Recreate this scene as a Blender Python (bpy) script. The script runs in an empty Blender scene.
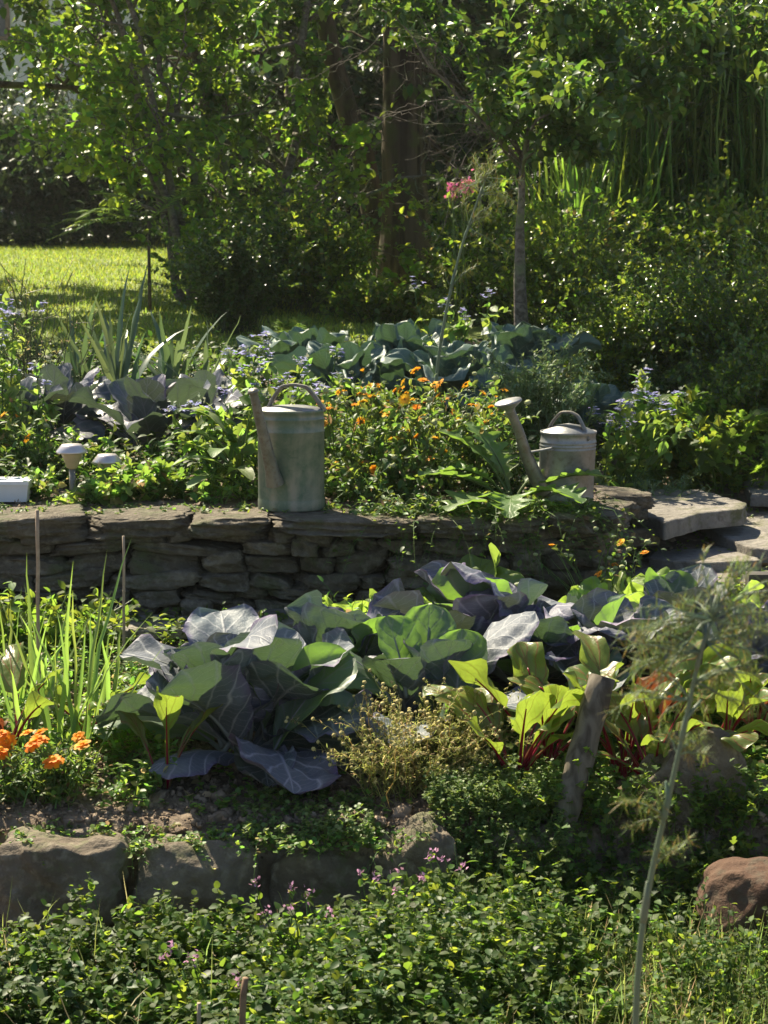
import bpy, math, random
import numpy as np
from mathutils import Vector

random.seed(7)
R = np.random.default_rng(11)
PI = math.pi
scene = bpy.context.scene
C = scene.collection

# ------------------------------------------------------------------ camera
FPX = 1900.0
CAMZ = 1.55
PITCH = math.atan((512 - 230) / FPX)
cam_d = bpy.data.cameras.new('camera')
cam = bpy.data.objects.new('camera', cam_d)
C.objects.link(cam)
cam.location = (0, 0, CAMZ)
cam.rotation_euler = (PI / 2 - PITCH, 0, 0)
cam_d.sensor_fit = 'VERTICAL'
cam_d.sensor_height = 36
cam_d.lens = FPX / 1024 * 36
cam_d.clip_start = 0.05
cam_d.clip_end = 2000
cam_d.dof.use_dof = True
cam_d.dof.focus_distance = 5.2
cam_d.dof.aperture_fstop = 13
scene.camera = cam

# ------------------------------------------------------------------ terrain
def sines(seed, n, f):
    g = np.random.default_rng(abs(seed))
    return g.normal(size=(n, 3)) * f, g.uniform(0, 6.28, n)
_nc = {}
def noise3(P, f, seed=0, n=7):
    key = (f, seed, n)
    if key not in _nc:
        _nc[key] = sines(seed * 131 + int(f * 17) + 5, n, f)
    k, ph = _nc[key]
    return np.sin(P @ k.T + ph).mean(axis=1) * 1.6

PY = np.array([-10, 0, 4.13, 4.24, 5.93, 6.08, 6.18, 6.32, 6.5, 6.7, 7, 8, 9, 10, 14, 20, 30, 60, 400])
PL = np.array([-.1, 0, 0, .20, .32, .33, .645, .65, .655, .665, .68, .75, .87, .98, 1.2, 1.38, 1.5, 1.6, 2.0])
PR = np.array([-.1, 0, 0, .20, .32, .33, .345, .375, .405, .44, .475, .60, .78, .95, 1.2, 1.38, 1.5, 1.6, 2.0])
def H(x, y):
    x = np.asarray(x, float); y = np.asarray(y, float)
    t = np.clip((x - .72) / .1, 0, 1); t = t * t * (3 - 2 * t)
    z = np.interp(y, PY, PL) * (1 - t) + np.interp(y, PY, PR) * t
    P = np.stack([x, y, x * 0], -1).reshape(-1, 3)
    n = noise3(P, 1.7, 1) * .012 + noise3(P, 9., 2) * .006
    return z + n.reshape(z.shape)

def X(px, y, z=None):
    z = 1.0 if z is None else z
    d = y * math.cos(PITCH) + (CAMZ - z) * math.sin(PITCH)
    return (px - 384) / FPX * d
def at(px, y):
    """ground point under picture column px at distance y"""
    x = X(px, y, .5)
    for _ in range(3):
        x = X(px, y, float(H(x, y)))
    return np.array([x, y, float(H(x, y))])
def pt(px, py, y):
    """the point at distance y seen at pixel px,py (used to take sizes off the photo)"""
    cx, cy = (px - 384) / FPX, (512 - py) / FPX
    dy = math.cos(PITCH) + cy * math.sin(PITCH)
    dz = -math.sin(PITCH) + cy * math.cos(PITCH)
    return np.array([cx * y / dy, y, CAMZ + dz * y / dy])

# ------------------------------------------------------------------ mesh builder
class MB:
    def __init__(self):
        self.V = []; self.T = []; self.Q = []; self.n = 0
        self.U = []; self.hasuv = False
    def add(self, V, F, mat=0, uv=None):
        V = np.asarray(V, float).reshape(-1, 3)
        self.V.append(V)
        if uv is not None:
            self.U.append(np.asarray(uv, float).reshape(-1, 2)); self.hasuv = True
        else:
            self.U.append(np.zeros((len(V), 2)))
        fs = F if isinstance(F, (list, tuple)) and len(F) and isinstance(F[0], np.ndarray) and F[0].ndim == 2 else [np.asarray(F)]
        for f in fs:
            if f.size == 0: continue
            (self.T if f.shape[1] == 3 else self.Q).append((f + self.n, mat))
        self.n += len(V)
        return self
    def build(self, name, mats, parent=None, smooth=True, kind=None, flat=False):
        me = bpy.data.meshes.new(name)
        V = np.concatenate(self.V) if self.V else np.zeros((0, 3))
        if parent is not None:
            V = V - np.array(world_loc(parent))
        fl, fm, sizes = [], [], []
        for lst, k in ((self.T, 3), (self.Q, 4)):
            for f, m in lst:
                fl.append(f.reshape(-1)); sizes.append(np.full(len(f), k)); fm.append(np.full(len(f), m))
        loops = np.concatenate(fl); sizes = np.concatenate(sizes); fm = np.concatenate(fm)
        me.vertices.add(len(V)); me.vertices.foreach_set('co', V.reshape(-1).astype(np.float32))
        me.loops.add(len(loops)); me.loops.foreach_set('vertex_index', loops.astype(np.int32))
        me.polygons.add(len(sizes))
        st = np.concatenate([[0], np.cumsum(sizes)[:-1]])
        me.polygons.foreach_set('loop_start', st.astype(np.int32))
        me.polygons.foreach_set('loop_total', sizes.astype(np.int32))
        me.polygons.foreach_set('material_index', fm.astype(np.int32))
        me.polygons.foreach_set('use_smooth', np.full(len(sizes), smooth and not flat))
        if self.hasuv:
            uvl = me.uv_layers.new(name='UVMap')
            uvl.data.foreach_set('uv', np.concatenate(self.U)[loops].reshape(-1).astype(np.float32))
        me.update(calc_edges=True)
        for m in (mats if isinstance(mats, (list, tuple)) else [mats]):
            me.materials.append(m)
        o = bpy.data.objects.new(name, me)
        C.objects.link(o)
        if parent is not None: o.parent = parent
        if kind: o['kind'] = kind
        return o

def world_loc(o):
    l = Vector((0, 0, 0))
    while o is not None:
        l += o.location; o = o.parent
    return l

def tag(o, label=None, cat=None, group=None, kind=None):
    if label: o['label'] = label
    if cat: o['category'] = cat
    if group: o['group'] = group
    if kind: o['kind'] = kind
    return o
def thing(name, label, cat, loc, group=None):
    o = bpy.data.objects.new(name, None); o.empty_display_size = .05
    C.objects.link(o); o.location = tuple(float(v) for v in loc)
    return tag(o, label, cat, group)

def nrm(a):
    return a / np.maximum(np.linalg.norm(a, axis=-1, keepdims=True), 1e-9)
UP = np.array([0, 0, 1.])

# ---- templates (x = side, y = along, z = normal)
def T_(v, t, q=()):
    return np.array(v, float), [np.array(t, int).reshape(-1, 3), np.array(q, int).reshape(-1, 4)]
OVATE = T_([(0, 0, 0), (-.27, .28, .07), (0, .33, 0), (.27, .28, .07), (-.25, .62, .05), (0, .68, -.03), (.25, .62, .05), (0, 1, -.13)],
           [(0, 2, 1), (0, 3, 2), (4, 5, 7), (5, 6, 7)], [(1, 2, 5, 4), (2, 3, 6, 5)])
ROUND = T_([(0, 0, 0), (-.38, .22, .08), (0, .3, 0), (.38, .22, .08), (-.42, .6, .1), (0, .65, 0), (.42, .6, .1), (-.2, .92, .02), (0, 1, -.02), (.2, .92, .02)],
           [(0, 2, 1), (0, 3, 2)], [(1, 2, 5, 4), (2, 3, 6, 5), (4, 5, 8, 7), (5, 6, 9, 8)])
RHOMB = T_([(0, 0, 0), (-.3, .42, .08), (0, 1, -.06), (.3, .42, .08), (0, .5, -.02)], [(0, 4, 1), (1, 4, 2), (0, 3, 4), (4, 3, 2)])
NARROW = T_([(0, 0, 0), (-.11, .45, .03), (0, 1, -.12), (.11, .45, .03)], [(0, 2, 1), (0, 3, 2)])
LOBED = T_([(0, 0, 0), (-.22, .2, .03), (-.5, .45, .1), (-.2, .5, .02), (-.28, .8, .05), (0, 1, -.1), (.28, .8, .05), (.2, .5, .02), (.5, .45, .1), (.22, .2, .03), (0, .5, 0)],
           [(0, 10, 1), (1, 10, 3), (1, 3, 2), (3, 10, 4), (4, 10, 5), (5, 10, 6), (6, 10, 7), (7, 10, 9), (7, 9, 8), (9, 10, 0)])

def scatter(mb, tmpl, pos, d, size, wf=1., mat=0, up=None, roll=.9, g=None):
    g = g or R
    V, F = tmpl
    N = len(pos)
    if N == 0: return
    d = nrm(np.asarray(d, float))
    up = np.broadcast_to(UP if up is None else up, (N, 3)) + g.normal(size=(N, 3)) * roll * .6
    side = nrm(np.cross(d, up)); nor = np.cross(side, d)
    size = np.broadcast_to(size, (N,))[:, None, None]
    W = (side[:, None] * V[None, :, 0:1] * wf + d[:, None] * V[None, :, 1:2] + nor[:, None] * V[None, :, 2:3]) * size + pos[:, None]
    k = len(V); off = (np.arange(N) * k)[:, None, None]
    fs = [(f[None] + off).reshape(-1, f.shape[1]) for f in F if len(f)]
    mb.add(W.reshape(-1, 3), fs, mat)

def tubes(mb, P, Rd, sides=5, mat=0, cap=True):
    """P (N,K,3) paths, Rd (N,K) radii"""
    P = np.asarray(P, float); Rd = np.asarray(Rd, float)
    if P.ndim == 2: P = P[None]; Rd = np.broadcast_to(Rd, P.shape[:2])
    Rd = np.broadcast_to(Rd, P.shape[:2])
    N, K, _ = P.shape
    T = nrm(np.gradient(P, axis=1))
    ref = np.where(np.abs(T[:, :1, 2:3]) > .8, np.array([1., .13, 0]), np.array([0, .1, 1.]))
    A = nrm(np.cross(T, ref)); B = np.cross(T, A)
    th = np.arange(sides) / sides * 2 * PI
    ring = A[:, :, None] * np.cos(th)[None, None, :, None] + B[:, :, None] * np.sin(th)[None, None, :, None]
    V = P[:, :, None] + ring * Rd[:, :, None, None]
    idx = np.arange(N * K * sides).reshape(N, K, sides)
    a = idx[:, :-1]; b = idx[:, 1:]
    F = np.stack([a, np.roll(a, -1, 2), np.roll(b, -1, 2), b], -1).reshape(-1, 4)
    V2 = V.reshape(-1, 3); fs = [F]
    if cap:
        nv = len(V2)
        ends = np.concatenate([P[:, 0], P[:, -1]])
        V2 = np.concatenate([V2, ends])
        e0 = (nv + np.arange(N))[:, None]; e1 = (nv + N + np.arange(N))[:, None]
        r0, r1 = idx[:, 0], idx[:, -1]
        t0 = np.stack([np.roll(r0, -1, 1), r0, np.broadcast_to(e0, r0.shape)], -1).reshape(-1, 3)
        t1 = np.stack([r1, np.roll(r1, -1, 1), np.broadcast_to(e1, r1.shape)], -1).reshape(-1, 3)
        fs.append(np.concatenate([t0, t1]))
    mb.add(V2, fs, mat)

def paths(base, d, L, droop=.2, K=6, wob=.03, g=None):
    g = g or R
    base = np.asarray(base, float); N = len(base)
    d = nrm(np.asarray(d, float)); L = np.broadcast_to(L, (N,))
    s = np.linspace(0, 1, K)[None, :, None]
    droop = np.broadcast_to(droop, (N,))
    P = base[:, None] + d[:, None] * L[:, None, None] * s - UP * (droop * L)[:, None, None] * s ** 2
    w = np.cumsum(g.normal(size=(N, K, 3)), 1) * (wob * L)[:, None, None] * .5
    w[:, 0] = 0
    return P + w
def blades(mb, base, d, L, W, droop=.4, K=7, mat=0, fold=.25, g=None, wob=.01, up=None):
    g = g or R
    P = paths(base, d, L, droop, K, wob, g)
    N = len(P)
    T = nrm(np.gradient(P, axis=1))
    hd = nrm(np.asarray(d, float) * [1, 1, .0] + g.normal(size=(N, 3)) * [.25, .25, 0] + 1e-4)
    side = nrm(np.cross(T, (UP if up is None else up) * .3 + hd[:, None]*0 + np.cross(hd, np.broadcast_to(UP, hd.shape))[:, None] * 0 + UP))
    bad = np.abs(T[..., 2:3]) > .97
    alt = nrm(np.cross(hd, np.broadcast_to(UP, hd.shape)))[:, None]
    side = nrm(np.where(bad, alt, side))
    # keep side continuous
    sg = np.sign((side * alt).sum(-1, keepdims=True)); sg[sg == 0] = 1
    side = side * sg
    nor = np.cross(side, T)
    s = np.linspace(0, 1, K)
    prof = np.minimum(1, s / .12 * .5 + .5) * (1 - s ** 2.2) + .02
    W = np.broadcast_to(W, (N,))[:, None, None] * prof[None, :, None] * .5
    l = P - side * W + nor * W * fold; r = P + side * W + nor * W * fold
    V = np.stack([l, P, r], 2)
    idx = np.arange(N * K * 3).reshape(N, K, 3)
    F = np.concatenate([np.stack([idx[:, :-1, j], idx[:, :-1, j + 1], idx[:, 1:, j + 1], idx[:, 1:, j]], -1).reshape(-1, 4) for j in (0, 1)])
    mb.add(V.reshape(-1, 3), F, mat)
    return P

def rand_dirs(n, elev_lo, elev_hi, g=None, az=None):
    g = g or R
    az = g.uniform(0, 2 * PI, n) if az is None else az
    el = np.radians(g.uniform(elev_lo, elev_hi, n))
    return np.stack([np.cos(az) * np.cos(el), np.sin(az) * np.cos(el), np.sin(el)], -1)

# ------------------------------------------------------------------ materials
def newmat(name):
    m = bpy.data.materials.new(name); m.use_nodes = True
    nt = m.node_tree; nt.nodes.clear()
    out = nt.nodes.new('ShaderNodeOutputMaterial')
    return m, nt, out
def N_(nt, t, **kw):
    n = nt.nodes.new(t)
    for k, v in kw.items(): setattr(n, k, v)
    return n
def math_(nt, op, a, b=None, c=None):
    n = nt.nodes.new('ShaderNodeMath'); n.operation = op
    for i, v in enumerate((a, b, c)):
        if v is None: continue
        if isinstance(v, (int, float)): n.inputs[i].default_value = v
        else: nt.links.new(v, n.inputs[i])
    return n.outputs[0]
def mix_(nt, f, a, b, mode='MIX'):
    n = nt.nodes.new('ShaderNodeMix'); n.data_type = 'RGBA'; n.blend_type = mode
    for sock, v in ((n.inputs[0], f), (n.inputs[6], a), (n.inputs[7], b)):
        if isinstance(v, (int, float)): sock.default_value = v
        elif isinstance(v, (tuple, list)): sock.default_value = (*v[:3], 1)
        else: nt.links.new(v, sock)
    return n.outputs[2]
def noise_(nt, scale, detail=4, rough=.55, coord='Object', dist=0.):
    tc = N_(nt, 'ShaderNodeTexCoord'); n = N_(nt, 'ShaderNodeTexNoise')
    n.inputs['Scale'].default_value = scale; n.inputs['Detail'].default_value = detail
    n.inputs['Roughness'].default_value = rough; n.inputs['Distortion'].default_value = dist
    nt.links.new(tc.outputs[coord], n.inputs['Vector'])
    return n.outputs['Fac']
def ramp_(nt, f, lo, hi):
    n = N_(nt, 'ShaderNodeMapRange'); n.inputs[1].default_value = lo; n.inputs[2].default_value = hi
    nt.links.new(f, n.inputs[0]); return n.outputs[0]

def leafmat(name, col, trans, tf=.45, rough=.42, spec=.4, var=.35, hue=.035, dead=None, deadp=.0):
    m, nt, out = newmat(name)
    geo = N_(nt, 'ShaderNodeNewGeometry')
    rnd = geo.outputs['Random Per Island']
    h = math_(nt, 'MULTIPLY_ADD', rnd, hue * 2, .5 - hue)
    r2 = math_(nt, 'FRACT', math_(nt, 'MULTIPLY', rnd, 17.31))
    v = math_(nt, 'MULTIPLY_ADD', r2, var * 2, 1 - var)
    def hsv(c):
        n = N_(nt, 'ShaderNodeHueSaturation')
        if isinstance(c, tuple): n.inputs['Color'].default_value = (*c, 1)
        else: nt.links.new(c, n.inputs['Color'])
        nt.links.new(h, n.inputs['Hue']); nt.links.new(v, n.inputs['Value'])
        return n.outputs[0]
    c, t = col, trans
    if dead:
        sel = math_(nt, 'LESS_THAN', math_(nt, 'FRACT', math_(nt, 'MULTIPLY', rnd, 7.77)), deadp)
        c = mix_(nt, sel, c, dead); t = mix_(nt, sel, t, tuple(x * 1.5 for x in dead))
    p = N_(nt, 'ShaderNodeBsdfPrincipled')
    nt.links.new(hsv(c), p.inputs['Base Color'])
    p.inputs['Roughness'].default_value = rough
    p.inputs['Specular IOR Level'].default_value = spec
    tr = N_(nt, 'ShaderNodeBsdfTranslucent')
    nt.links.new(hsv(t), tr.inputs['Color'])
    mx = N_(nt, 'ShaderNodeMixShader'); mx.inputs[0].default_value = tf
    nt.links.new(p.outputs[0], mx.inputs[1]); nt.links.new(tr.outputs[0], mx.inputs[2])
    nt.links.new(mx.outputs[0], out.inputs[0])
    return m

def veinmat(name, col, col2, vein, trans, tf=.4, rough=.45, spec=.45, nlat=6., bump=.4, coat=0., edge=None, bumpd=.004):
    """broad leaf: uv.x along the midrib 0-1, uv.y across -1..1 (stored 0..1)"""
    m, nt, out = newmat(name)
    tc = N_(nt, 'ShaderNodeTexCoord'); sp = N_(nt, 'ShaderNodeSeparateXYZ')
    nt.links.new(tc.outputs['UV'], sp.inputs[0])
    u = sp.outputs[0]; v = math_(nt, 'ABSOLUTE', math_(nt, 'MULTIPLY_ADD', sp.outputs[1], 2, -1))
    nz = noise_(nt, 14, 4); nz2 = noise_(nt, 60, 3)
    mid = ramp_(nt, math_(nt, 'ADD', v, math_(nt, 'MULTIPLY', u, .03)), .075, .02)
    ph = math_(nt, 'SUBTRACT', math_(nt, 'MULTIPLY', u, nlat), math_(nt, 'MULTIPLY', math_(nt, 'POWER', v, .85), 1.7))
    ph = math_(nt, 'ADD', ph, math_(nt, 'MULTIPLY', nz, .8))
    fr = math_(nt, 'ABSOLUTE', math_(nt, 'SUBTRACT', math_(nt, 'FRACT', ph), .5))
    lat = ramp_(nt, fr, .11, .0)
    ph2 = math_(nt, 'ADD', math_(nt, 'MULTIPLY', ph, 3.0), math_(nt, 'MULTIPLY', v, 9.))
    fr2 = math_(nt, 'ABSOLUTE', math_(nt, 'SUBTRACT', math_(nt, 'FRACT', ph2), .5))
    lat2 = math_(nt, 'MULTIPLY', ramp_(nt, fr2, .09, .0), .4)
    vn = math_(nt, 'MAXIMUM', mid, math_(nt, 'MAXIMUM', math_(nt, 'MULTIPLY', lat, .85), lat2))
    base = mix_(nt, ramp_(nt, nz, .35, .65), col, col2)
    if edge: base = mix_(nt, ramp_(nt, math_(nt, 'ADD', v, math_(nt, 'MULTIPLY', nz, .3)), .95, 1.2), base, edge)
    geo = N_(nt, 'ShaderNodeNewGeometry')
    hs = N_(nt, 'ShaderNodeHueSaturation'); nt.links.new(base, hs.inputs['Color'])
    oi = N_(nt, 'ShaderNodeObjectInfo')
    nt.links.new(math_(nt, 'MULTIPLY_ADD', oi.outputs['Random'], .5, .75), hs.inputs['Value'])
    nt.links.new(math_(nt, 'MULTIPLY_ADD', math_(nt, 'FRACT', math_(nt, 'MULTIPLY', oi.outputs['Random'], 9.1)), .06, .47), hs.inputs['Hue'])
    cc = mix_(nt, vn, hs.outputs[0], vein)
    p = N_(nt, 'ShaderNodeBsdfPrincipled')
    nt.links.new(cc, p.inputs['Base Color'])
    nt.links.new(math_(nt, 'MULTIPLY_ADD', nz2, .2, rough - .1), p.inputs['Roughness'])
    p.inputs['Specular IOR Level'].default_value = spec
    tr = N_(nt, 'ShaderNodeBsdfTranslucent')
    nt.links.new(mix_(nt, vn, trans, tuple(x * .55 for x in trans)), tr.inputs['Color'])
    bp = N_(nt, 'ShaderNodeBump'); bp.inputs['Strength'].default_value = bump; bp.inputs['Distance'].default_value = bumpd
    hgt = math_(nt, 'ADD', math_(nt, 'MULTIPLY', math_(nt, 'MAXIMUM', mid, math_(nt, 'MULTIPLY', lat, .5)), -.5), math_(nt, 'MULTIPLY', nz2, .9))
    nt.links.new(hgt, bp.inputs['Height'])
    nt.links.new(bp.outputs[0], p.inputs['Normal']); nt.links.new(bp.outputs[0], tr.inputs['Normal'])
    mx = N_(nt, 'ShaderNodeMixShader'); mx.inputs[0].default_value = tf
    nt.links.new(p.outputs[0], mx.inputs[1]); nt.links.new(tr.outputs[0], mx.inputs[2])
    nt.links.new(mx.outputs[0], out.inputs[0])
    return m

def solid(name, cols, scale=12, rough=.8, bump=.3, bumpd=.01, spec=.3, metal=0., detail=6, lo=.35, hi=.65, fine=None, moss=None, mossh=(.5, .62), rnd=0.):
    m, nt, out = newmat(name)
    f = noise_(nt, scale, detail, .6)
    c = mix_(nt, ramp_(nt, f, lo, hi), cols[0], cols[1])
    if len(cols) > 2:
        f2 = noise_(nt, scale * 3.7, 5, .6)
        c = mix_(nt, ramp_(nt, f2, .5, .72), c, cols[2])
    if rnd:
        geo = N_(nt, 'ShaderNodeNewGeometry')
        hs = N_(nt, 'ShaderNodeHueSaturation'); nt.links.new(c, hs.inputs['Color'])
        nt.links.new(math_(nt, 'MULTIPLY_ADD', geo.outputs['Random Per Island'], 2 * rnd, 1 - rnd), hs.inputs['Value'])
        c = hs.outputs[0]
    if moss:
        f3 = noise_(nt, scale * .8, 5, .7)
        c = mix_(nt, ramp_(nt, f3, *mossh), c, moss)
    p = N_(nt, 'ShaderNodeBsdfPrincipled')
    nt.links.new(c, p.inputs['Base Color'])
    p.inputs['Roughness'].default_value = rough; p.inputs['Specular IOR Level'].default_value = spec
    p.inputs['Metallic'].default_value = metal
    b = N_(nt, 'ShaderNodeBump'); b.inputs['Strength'].default_value = bump; b.inputs['Distance'].default_value = bumpd
    f4 = noise_(nt, fine or scale * 4, 8, .65)
    nt.links.new(math_(nt, 'ADD', f4, f), b.inputs['Height']); nt.links.new(b.outputs[0], p.inputs['Normal'])
    nt.links.new(p.outputs[0], out.inputs[0])
    return m

def barkmat(name, c1, c2, sc=30, stretch=.15, bumpd=.01):
    m, nt, out = newmat(name)
    tc = N_(nt, 'ShaderNodeTexCoord'); mp = N_(nt, 'ShaderNodeMapping')
    mp.inputs['Scale'].default_value = (1, 1, stretch)
    nt.links.new(tc.outputs['Object'], mp.inputs[0])
    n = N_(nt, 'ShaderNodeTexNoise'); n.inputs['Scale'].default_value = sc; n.inputs['Detail'].default_value = 7; n.inputs['Distortion'].default_value = .6
    nt.links.new(mp.outputs[0], n.inputs['Vector'])
    big = noise_(nt, 5, 3)
    c = mix_(nt, ramp_(nt, n.outputs['Fac'], .38, .6), c1, c2)
    c = mix_(nt, ramp_(nt, big, .52, .65), c, tuple(x * y for x, y in zip(c2, (.75, 1.05, .6))))
    p = N_(nt, 'ShaderNodeBsdfPrincipled'); p.inputs['Roughness'].default_value = .9; p.inputs['Specular IOR Level'].default_value = .2
    nt.links.new(c, p.inputs['Base Color'])
    b = N_(nt, 'ShaderNodeBump'); b.inputs['Strength'].default_value = .8; b.inputs['Distance'].default_value = bumpd
    nt.links.new(n.outputs['Fac'], b.inputs['Height']); nt.links.new(b.outputs[0], p.inputs['Normal'])
    nt.links.new(p.outputs[0], out.inputs[0])
    return m

M = {}
M['soil'] = solid('soil', [(.13, .095, .065), (.22, .165, .12), (.30, .24, .18)], 9, .95, .8, .02)
M['clod'] = solid('clod', [(.17, .125, .085), (.30, .23, .17)], 30, .95, .6, .006, rnd=.35)
M['wall'] = solid('wall_stone', [(.10, .082, .058), (.19, .16, .12), (.27, .235, .18)], 9, .9, 1., .02, moss=(.11, .12, .06), mossh=(.53, .68), rnd=.3)
M['slab'] = solid('slab_stone', [(.16, .145, .125), (.26, .235, .205), (.12, .105, .085)], 8, .85, 1., .012, rnd=.12, moss=(.12, .12, .06), mossh=(.55, .68))
M['rock'] = solid('rock', [(.11, .085, .06), (.19, .155, .115), (.26, .22, .165)], 9, .9, .9, .012, moss=(.12, .13, .06), mossh=(.53, .68))
M['redrock'] = solid('reddish_rock', [(.08, .04, .025), (.12, .07, .045), (.10, .08, .055)], 8, .9, .8, .01)
M['lawn'] = solid('lawn', [(.12, .16, .03), (.19, .24, .05)], 4, .9, .4, .02)
M['bark'] = barkmat('bark', (.04, .028, .018), (.12, .088, .06), 14, .12, .03)
M['bark2'] = barkmat('bark_smooth', (.09, .075, .06), (.19, .165, .14), 40, 1.2, .004)
M['stake'] = barkmat('stake_bark', (.075, .06, .045), (.17, .145, .11), 40, .3, .004)
M['stick'] = solid('stick', [(.30, .22, .15), (.40, .31, .22)], 40, .7, .3, .002)
M['cane'] = solid('cane', [(.17, .10, .06), (.27, .17, .10)], 30, .7, .3, .002)
M['stem'] = leafmat('green_stem', (.10, .17, .04), (.2, .32, .06), .2, var=.2)
M['stem_dark'] = leafmat('dark_stem', (.06, .075, .03), (.12, .18, .04), .15, var=.2)
M['stem_brown'] = solid('woody_stem', [(.08, .06, .04), (.15, .115, .08)], 30, .9)
M['stem_red'] = leafmat('red_stem', (.36, .018, .045), (.75, .03, .06), .35, rough=.3, spec=.5, var=.2, hue=.01)
M['stem_grey'] = leafmat('grey_stem', (.17, .23, .15), (.25, .33, .15), .2, var=.15)
M['borage'] = leafmat('borage_leaf', (.14, .21, .07), (.34, .50, .07), .5, .5)
M['calen'] = leafmat('calendula_leaf', (.095, .16, .05), (.26, .38, .05), .45, .5, dead=(.22, .16, .07), deadp=.06)
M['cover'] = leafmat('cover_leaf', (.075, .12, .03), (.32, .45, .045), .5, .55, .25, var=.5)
M['cover2'] = leafmat('cover_leaf_dark', (.045, .085, .022), (.16, .27, .03), .4, .5)  # green lowered to put shade into the front-left leaves
M['weed'] = leafmat('weed_leaf', (.12, .20, .05), (.34, .54, .07), .5, .45, dead=(.35, .28, .12), deadp=.08)
M['moss'] = leafmat('creeping_leaf', (.14, .20, .06), (.3, .42, .08), .4, .5)
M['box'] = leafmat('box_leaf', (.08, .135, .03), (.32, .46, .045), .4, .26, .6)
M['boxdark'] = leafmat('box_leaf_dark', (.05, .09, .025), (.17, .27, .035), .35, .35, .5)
M['shrub'] = leafmat('shrub_leaf', (.075, .12, .028), (.38, .52, .045), .5, .32, .5, dead=(.3, .25, .06), deadp=.05)
M['maple'] = leafmat('tree_leaf', (.065, .12, .025), (.38, .57, .045), .52, .42, .4)
M['oak'] = leafmat('big_tree_leaf', (.045, .085, .025), (.20, .33, .03), .45, .42, .4)
M['apple'] = leafmat('fruit_tree_leaf', (.05, .10, .03), (.20, .33, .035), .42, .36, .5)
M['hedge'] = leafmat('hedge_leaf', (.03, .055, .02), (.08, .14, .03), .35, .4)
M['reed'] = leafmat('reed_blade', (.13, .21, .05), (.38, .56, .06), .45, .35, .5)
M['reeddark'] = leafmat('reed_blade_dark', (.08, .14, .04), (.24, .38, .05), .4, .35, .5)
M['fern'] = leafmat('fern', (.13, .20, .05), (.35, .50, .07), .5, .5)
M['grass'] = leafmat('grass', (.20, .26, .045), (.44, .54, .07), .45, .5, .3, var=.3)
M['drygrass'] = leafmat('long_grass', (.17, .22, .07), (.40, .50, .13), .5, .5, .3, dead=(.42, .34, .17), deadp=.3)
M['onion'] = leafmat('onion_leaf', (.17, .27, .07), (.38, .55, .09), .45, .35, .5, var=.2, dead=(.4, .35, .15), deadp=.08)
M['leek'] = leafmat('leek_leaf', (.10, .16, .10), (.20, .30, .10), .3, .35, .5, var=.2)
M['fennel'] = leafmat('fennel_leaf', (.13, .19, .05), (.24, .31, .06), .4, .5, .3, var=.2, dead=(.22, .17, .05), deadp=.25)
M['rosemary'] = leafmat('grey_green_leaf', (.15, .21, .11), (.25, .36, .12), .35, .5)
M['chamleaf'] = leafmat('chamomile_leaf', (.26, .28, .09), (.46, .48, .12), .45, .6, dead=(.42, .34, .16), deadp=.25)
M['chamhead'] = solid('chamomile_head', [(.42, .36, .12), (.5, .42, .2)], 50, .8)
M['orange'] = leafmat('orange_petal', (.88, .36, .02), (.95, .45, .03), .35, .6, .2, var=.12, hue=.012)
M['marig'] = leafmat('marigold_petal', (.90, .27, .01), (.95, .34, .015), .3, .6, .2, var=.12, hue=.01)
M['disc'] = solid('flower_disc', [(.45, .22, .02), (.3, .12, .02)], 200, .9)
M['seed'] = solid('seed_head', [(.33, .37, .15), (.45, .46, .26)], 150, .9)
M['blue'] = leafmat('pale_blue_petal', (.36, .36, .68), (.45, .45, .75), .35, .6, .2, var=.15)
M['bud'] = leafmat('hairy_bud', (.28, .31, .25), (.34, .38, .25), .3, .7)
M['pink'] = leafmat('pink_petal', (.50, .26, .42), (.55, .3, .45), .35, .6, .2)
M['phlox'] = leafmat('magenta_petal', (.70, .16, .38), (.75, .2, .4), .35, .6, .2)
M['red'] = leafmat('red_petal', (.62, .03, .03), (.7, .04, .04), .35, .5, .3)
M['deadleaf'] = leafmat('dry_leaf', (.34, .25, .15), (.4, .3, .15), .3, .7, .2, var=.4)
M['cab'] = veinmat('red_cabbage_leaf', (.105, .125, .155), (.155, .17, .19), (.36, .37, .38), (.11, .19, .06), .2, .58, .3, bump=.7, edge=(.14, .10, .20))
M['cabg'] = veinmat('green_cabbage_leaf', (.10, .15, .12), (.14, .19, .14), (.32, .34, .26), (.25, .46, .05), .45, .4, .5, bump=.35)
M['cabp'] = veinmat('purple_cabbage_leaf', (.10, .105, .145), (.145, .15, .185), (.34, .32, .38), (.09, .12, .05), .13, .56, .35, bump=.6, edge=(.12, .07, .17))
M['kale'] = veinmat('blue_kale_leaf', (.09, .145, .13), (.135, .20, .17), (.25, .30, .25), (.08, .15, .05), .2, .5, .4)
M['kaledark'] = veinmat('dark_kale_leaf', (.07, .085, .10), (.12, .13, .16), (.24, .22, .28), (.10, .15, .07), .25, .4, .5)
M['cabrib'] = leafmat('cabbage_rib', (.27, .29, .27), (.2, .25, .12), .15, .45, .4, var=.15)
M['chard'] = veinmat('chard_leaf', (.10, .16, .035), (.16, .22, .05), (.34, .09, .05), (.31, .42, .045), .45, .36, .5, bump=.5, nlat=5)
M['chardred'] = veinmat('reddened_chard_leaf', (.14, .05, .025), (.16, .10, .03), (.30, .03, .03), (.26, .06, .02), .3, .35, .5, bump=.7, nlat=5)
M['lettuce'] = veinmat('lettuce_leaf', (.18, .28, .06), (.24, .34, .09), (.34, .42, .2), (.42, .60, .08), .5, .4, .5, bump=.6, nlat=5)
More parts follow.
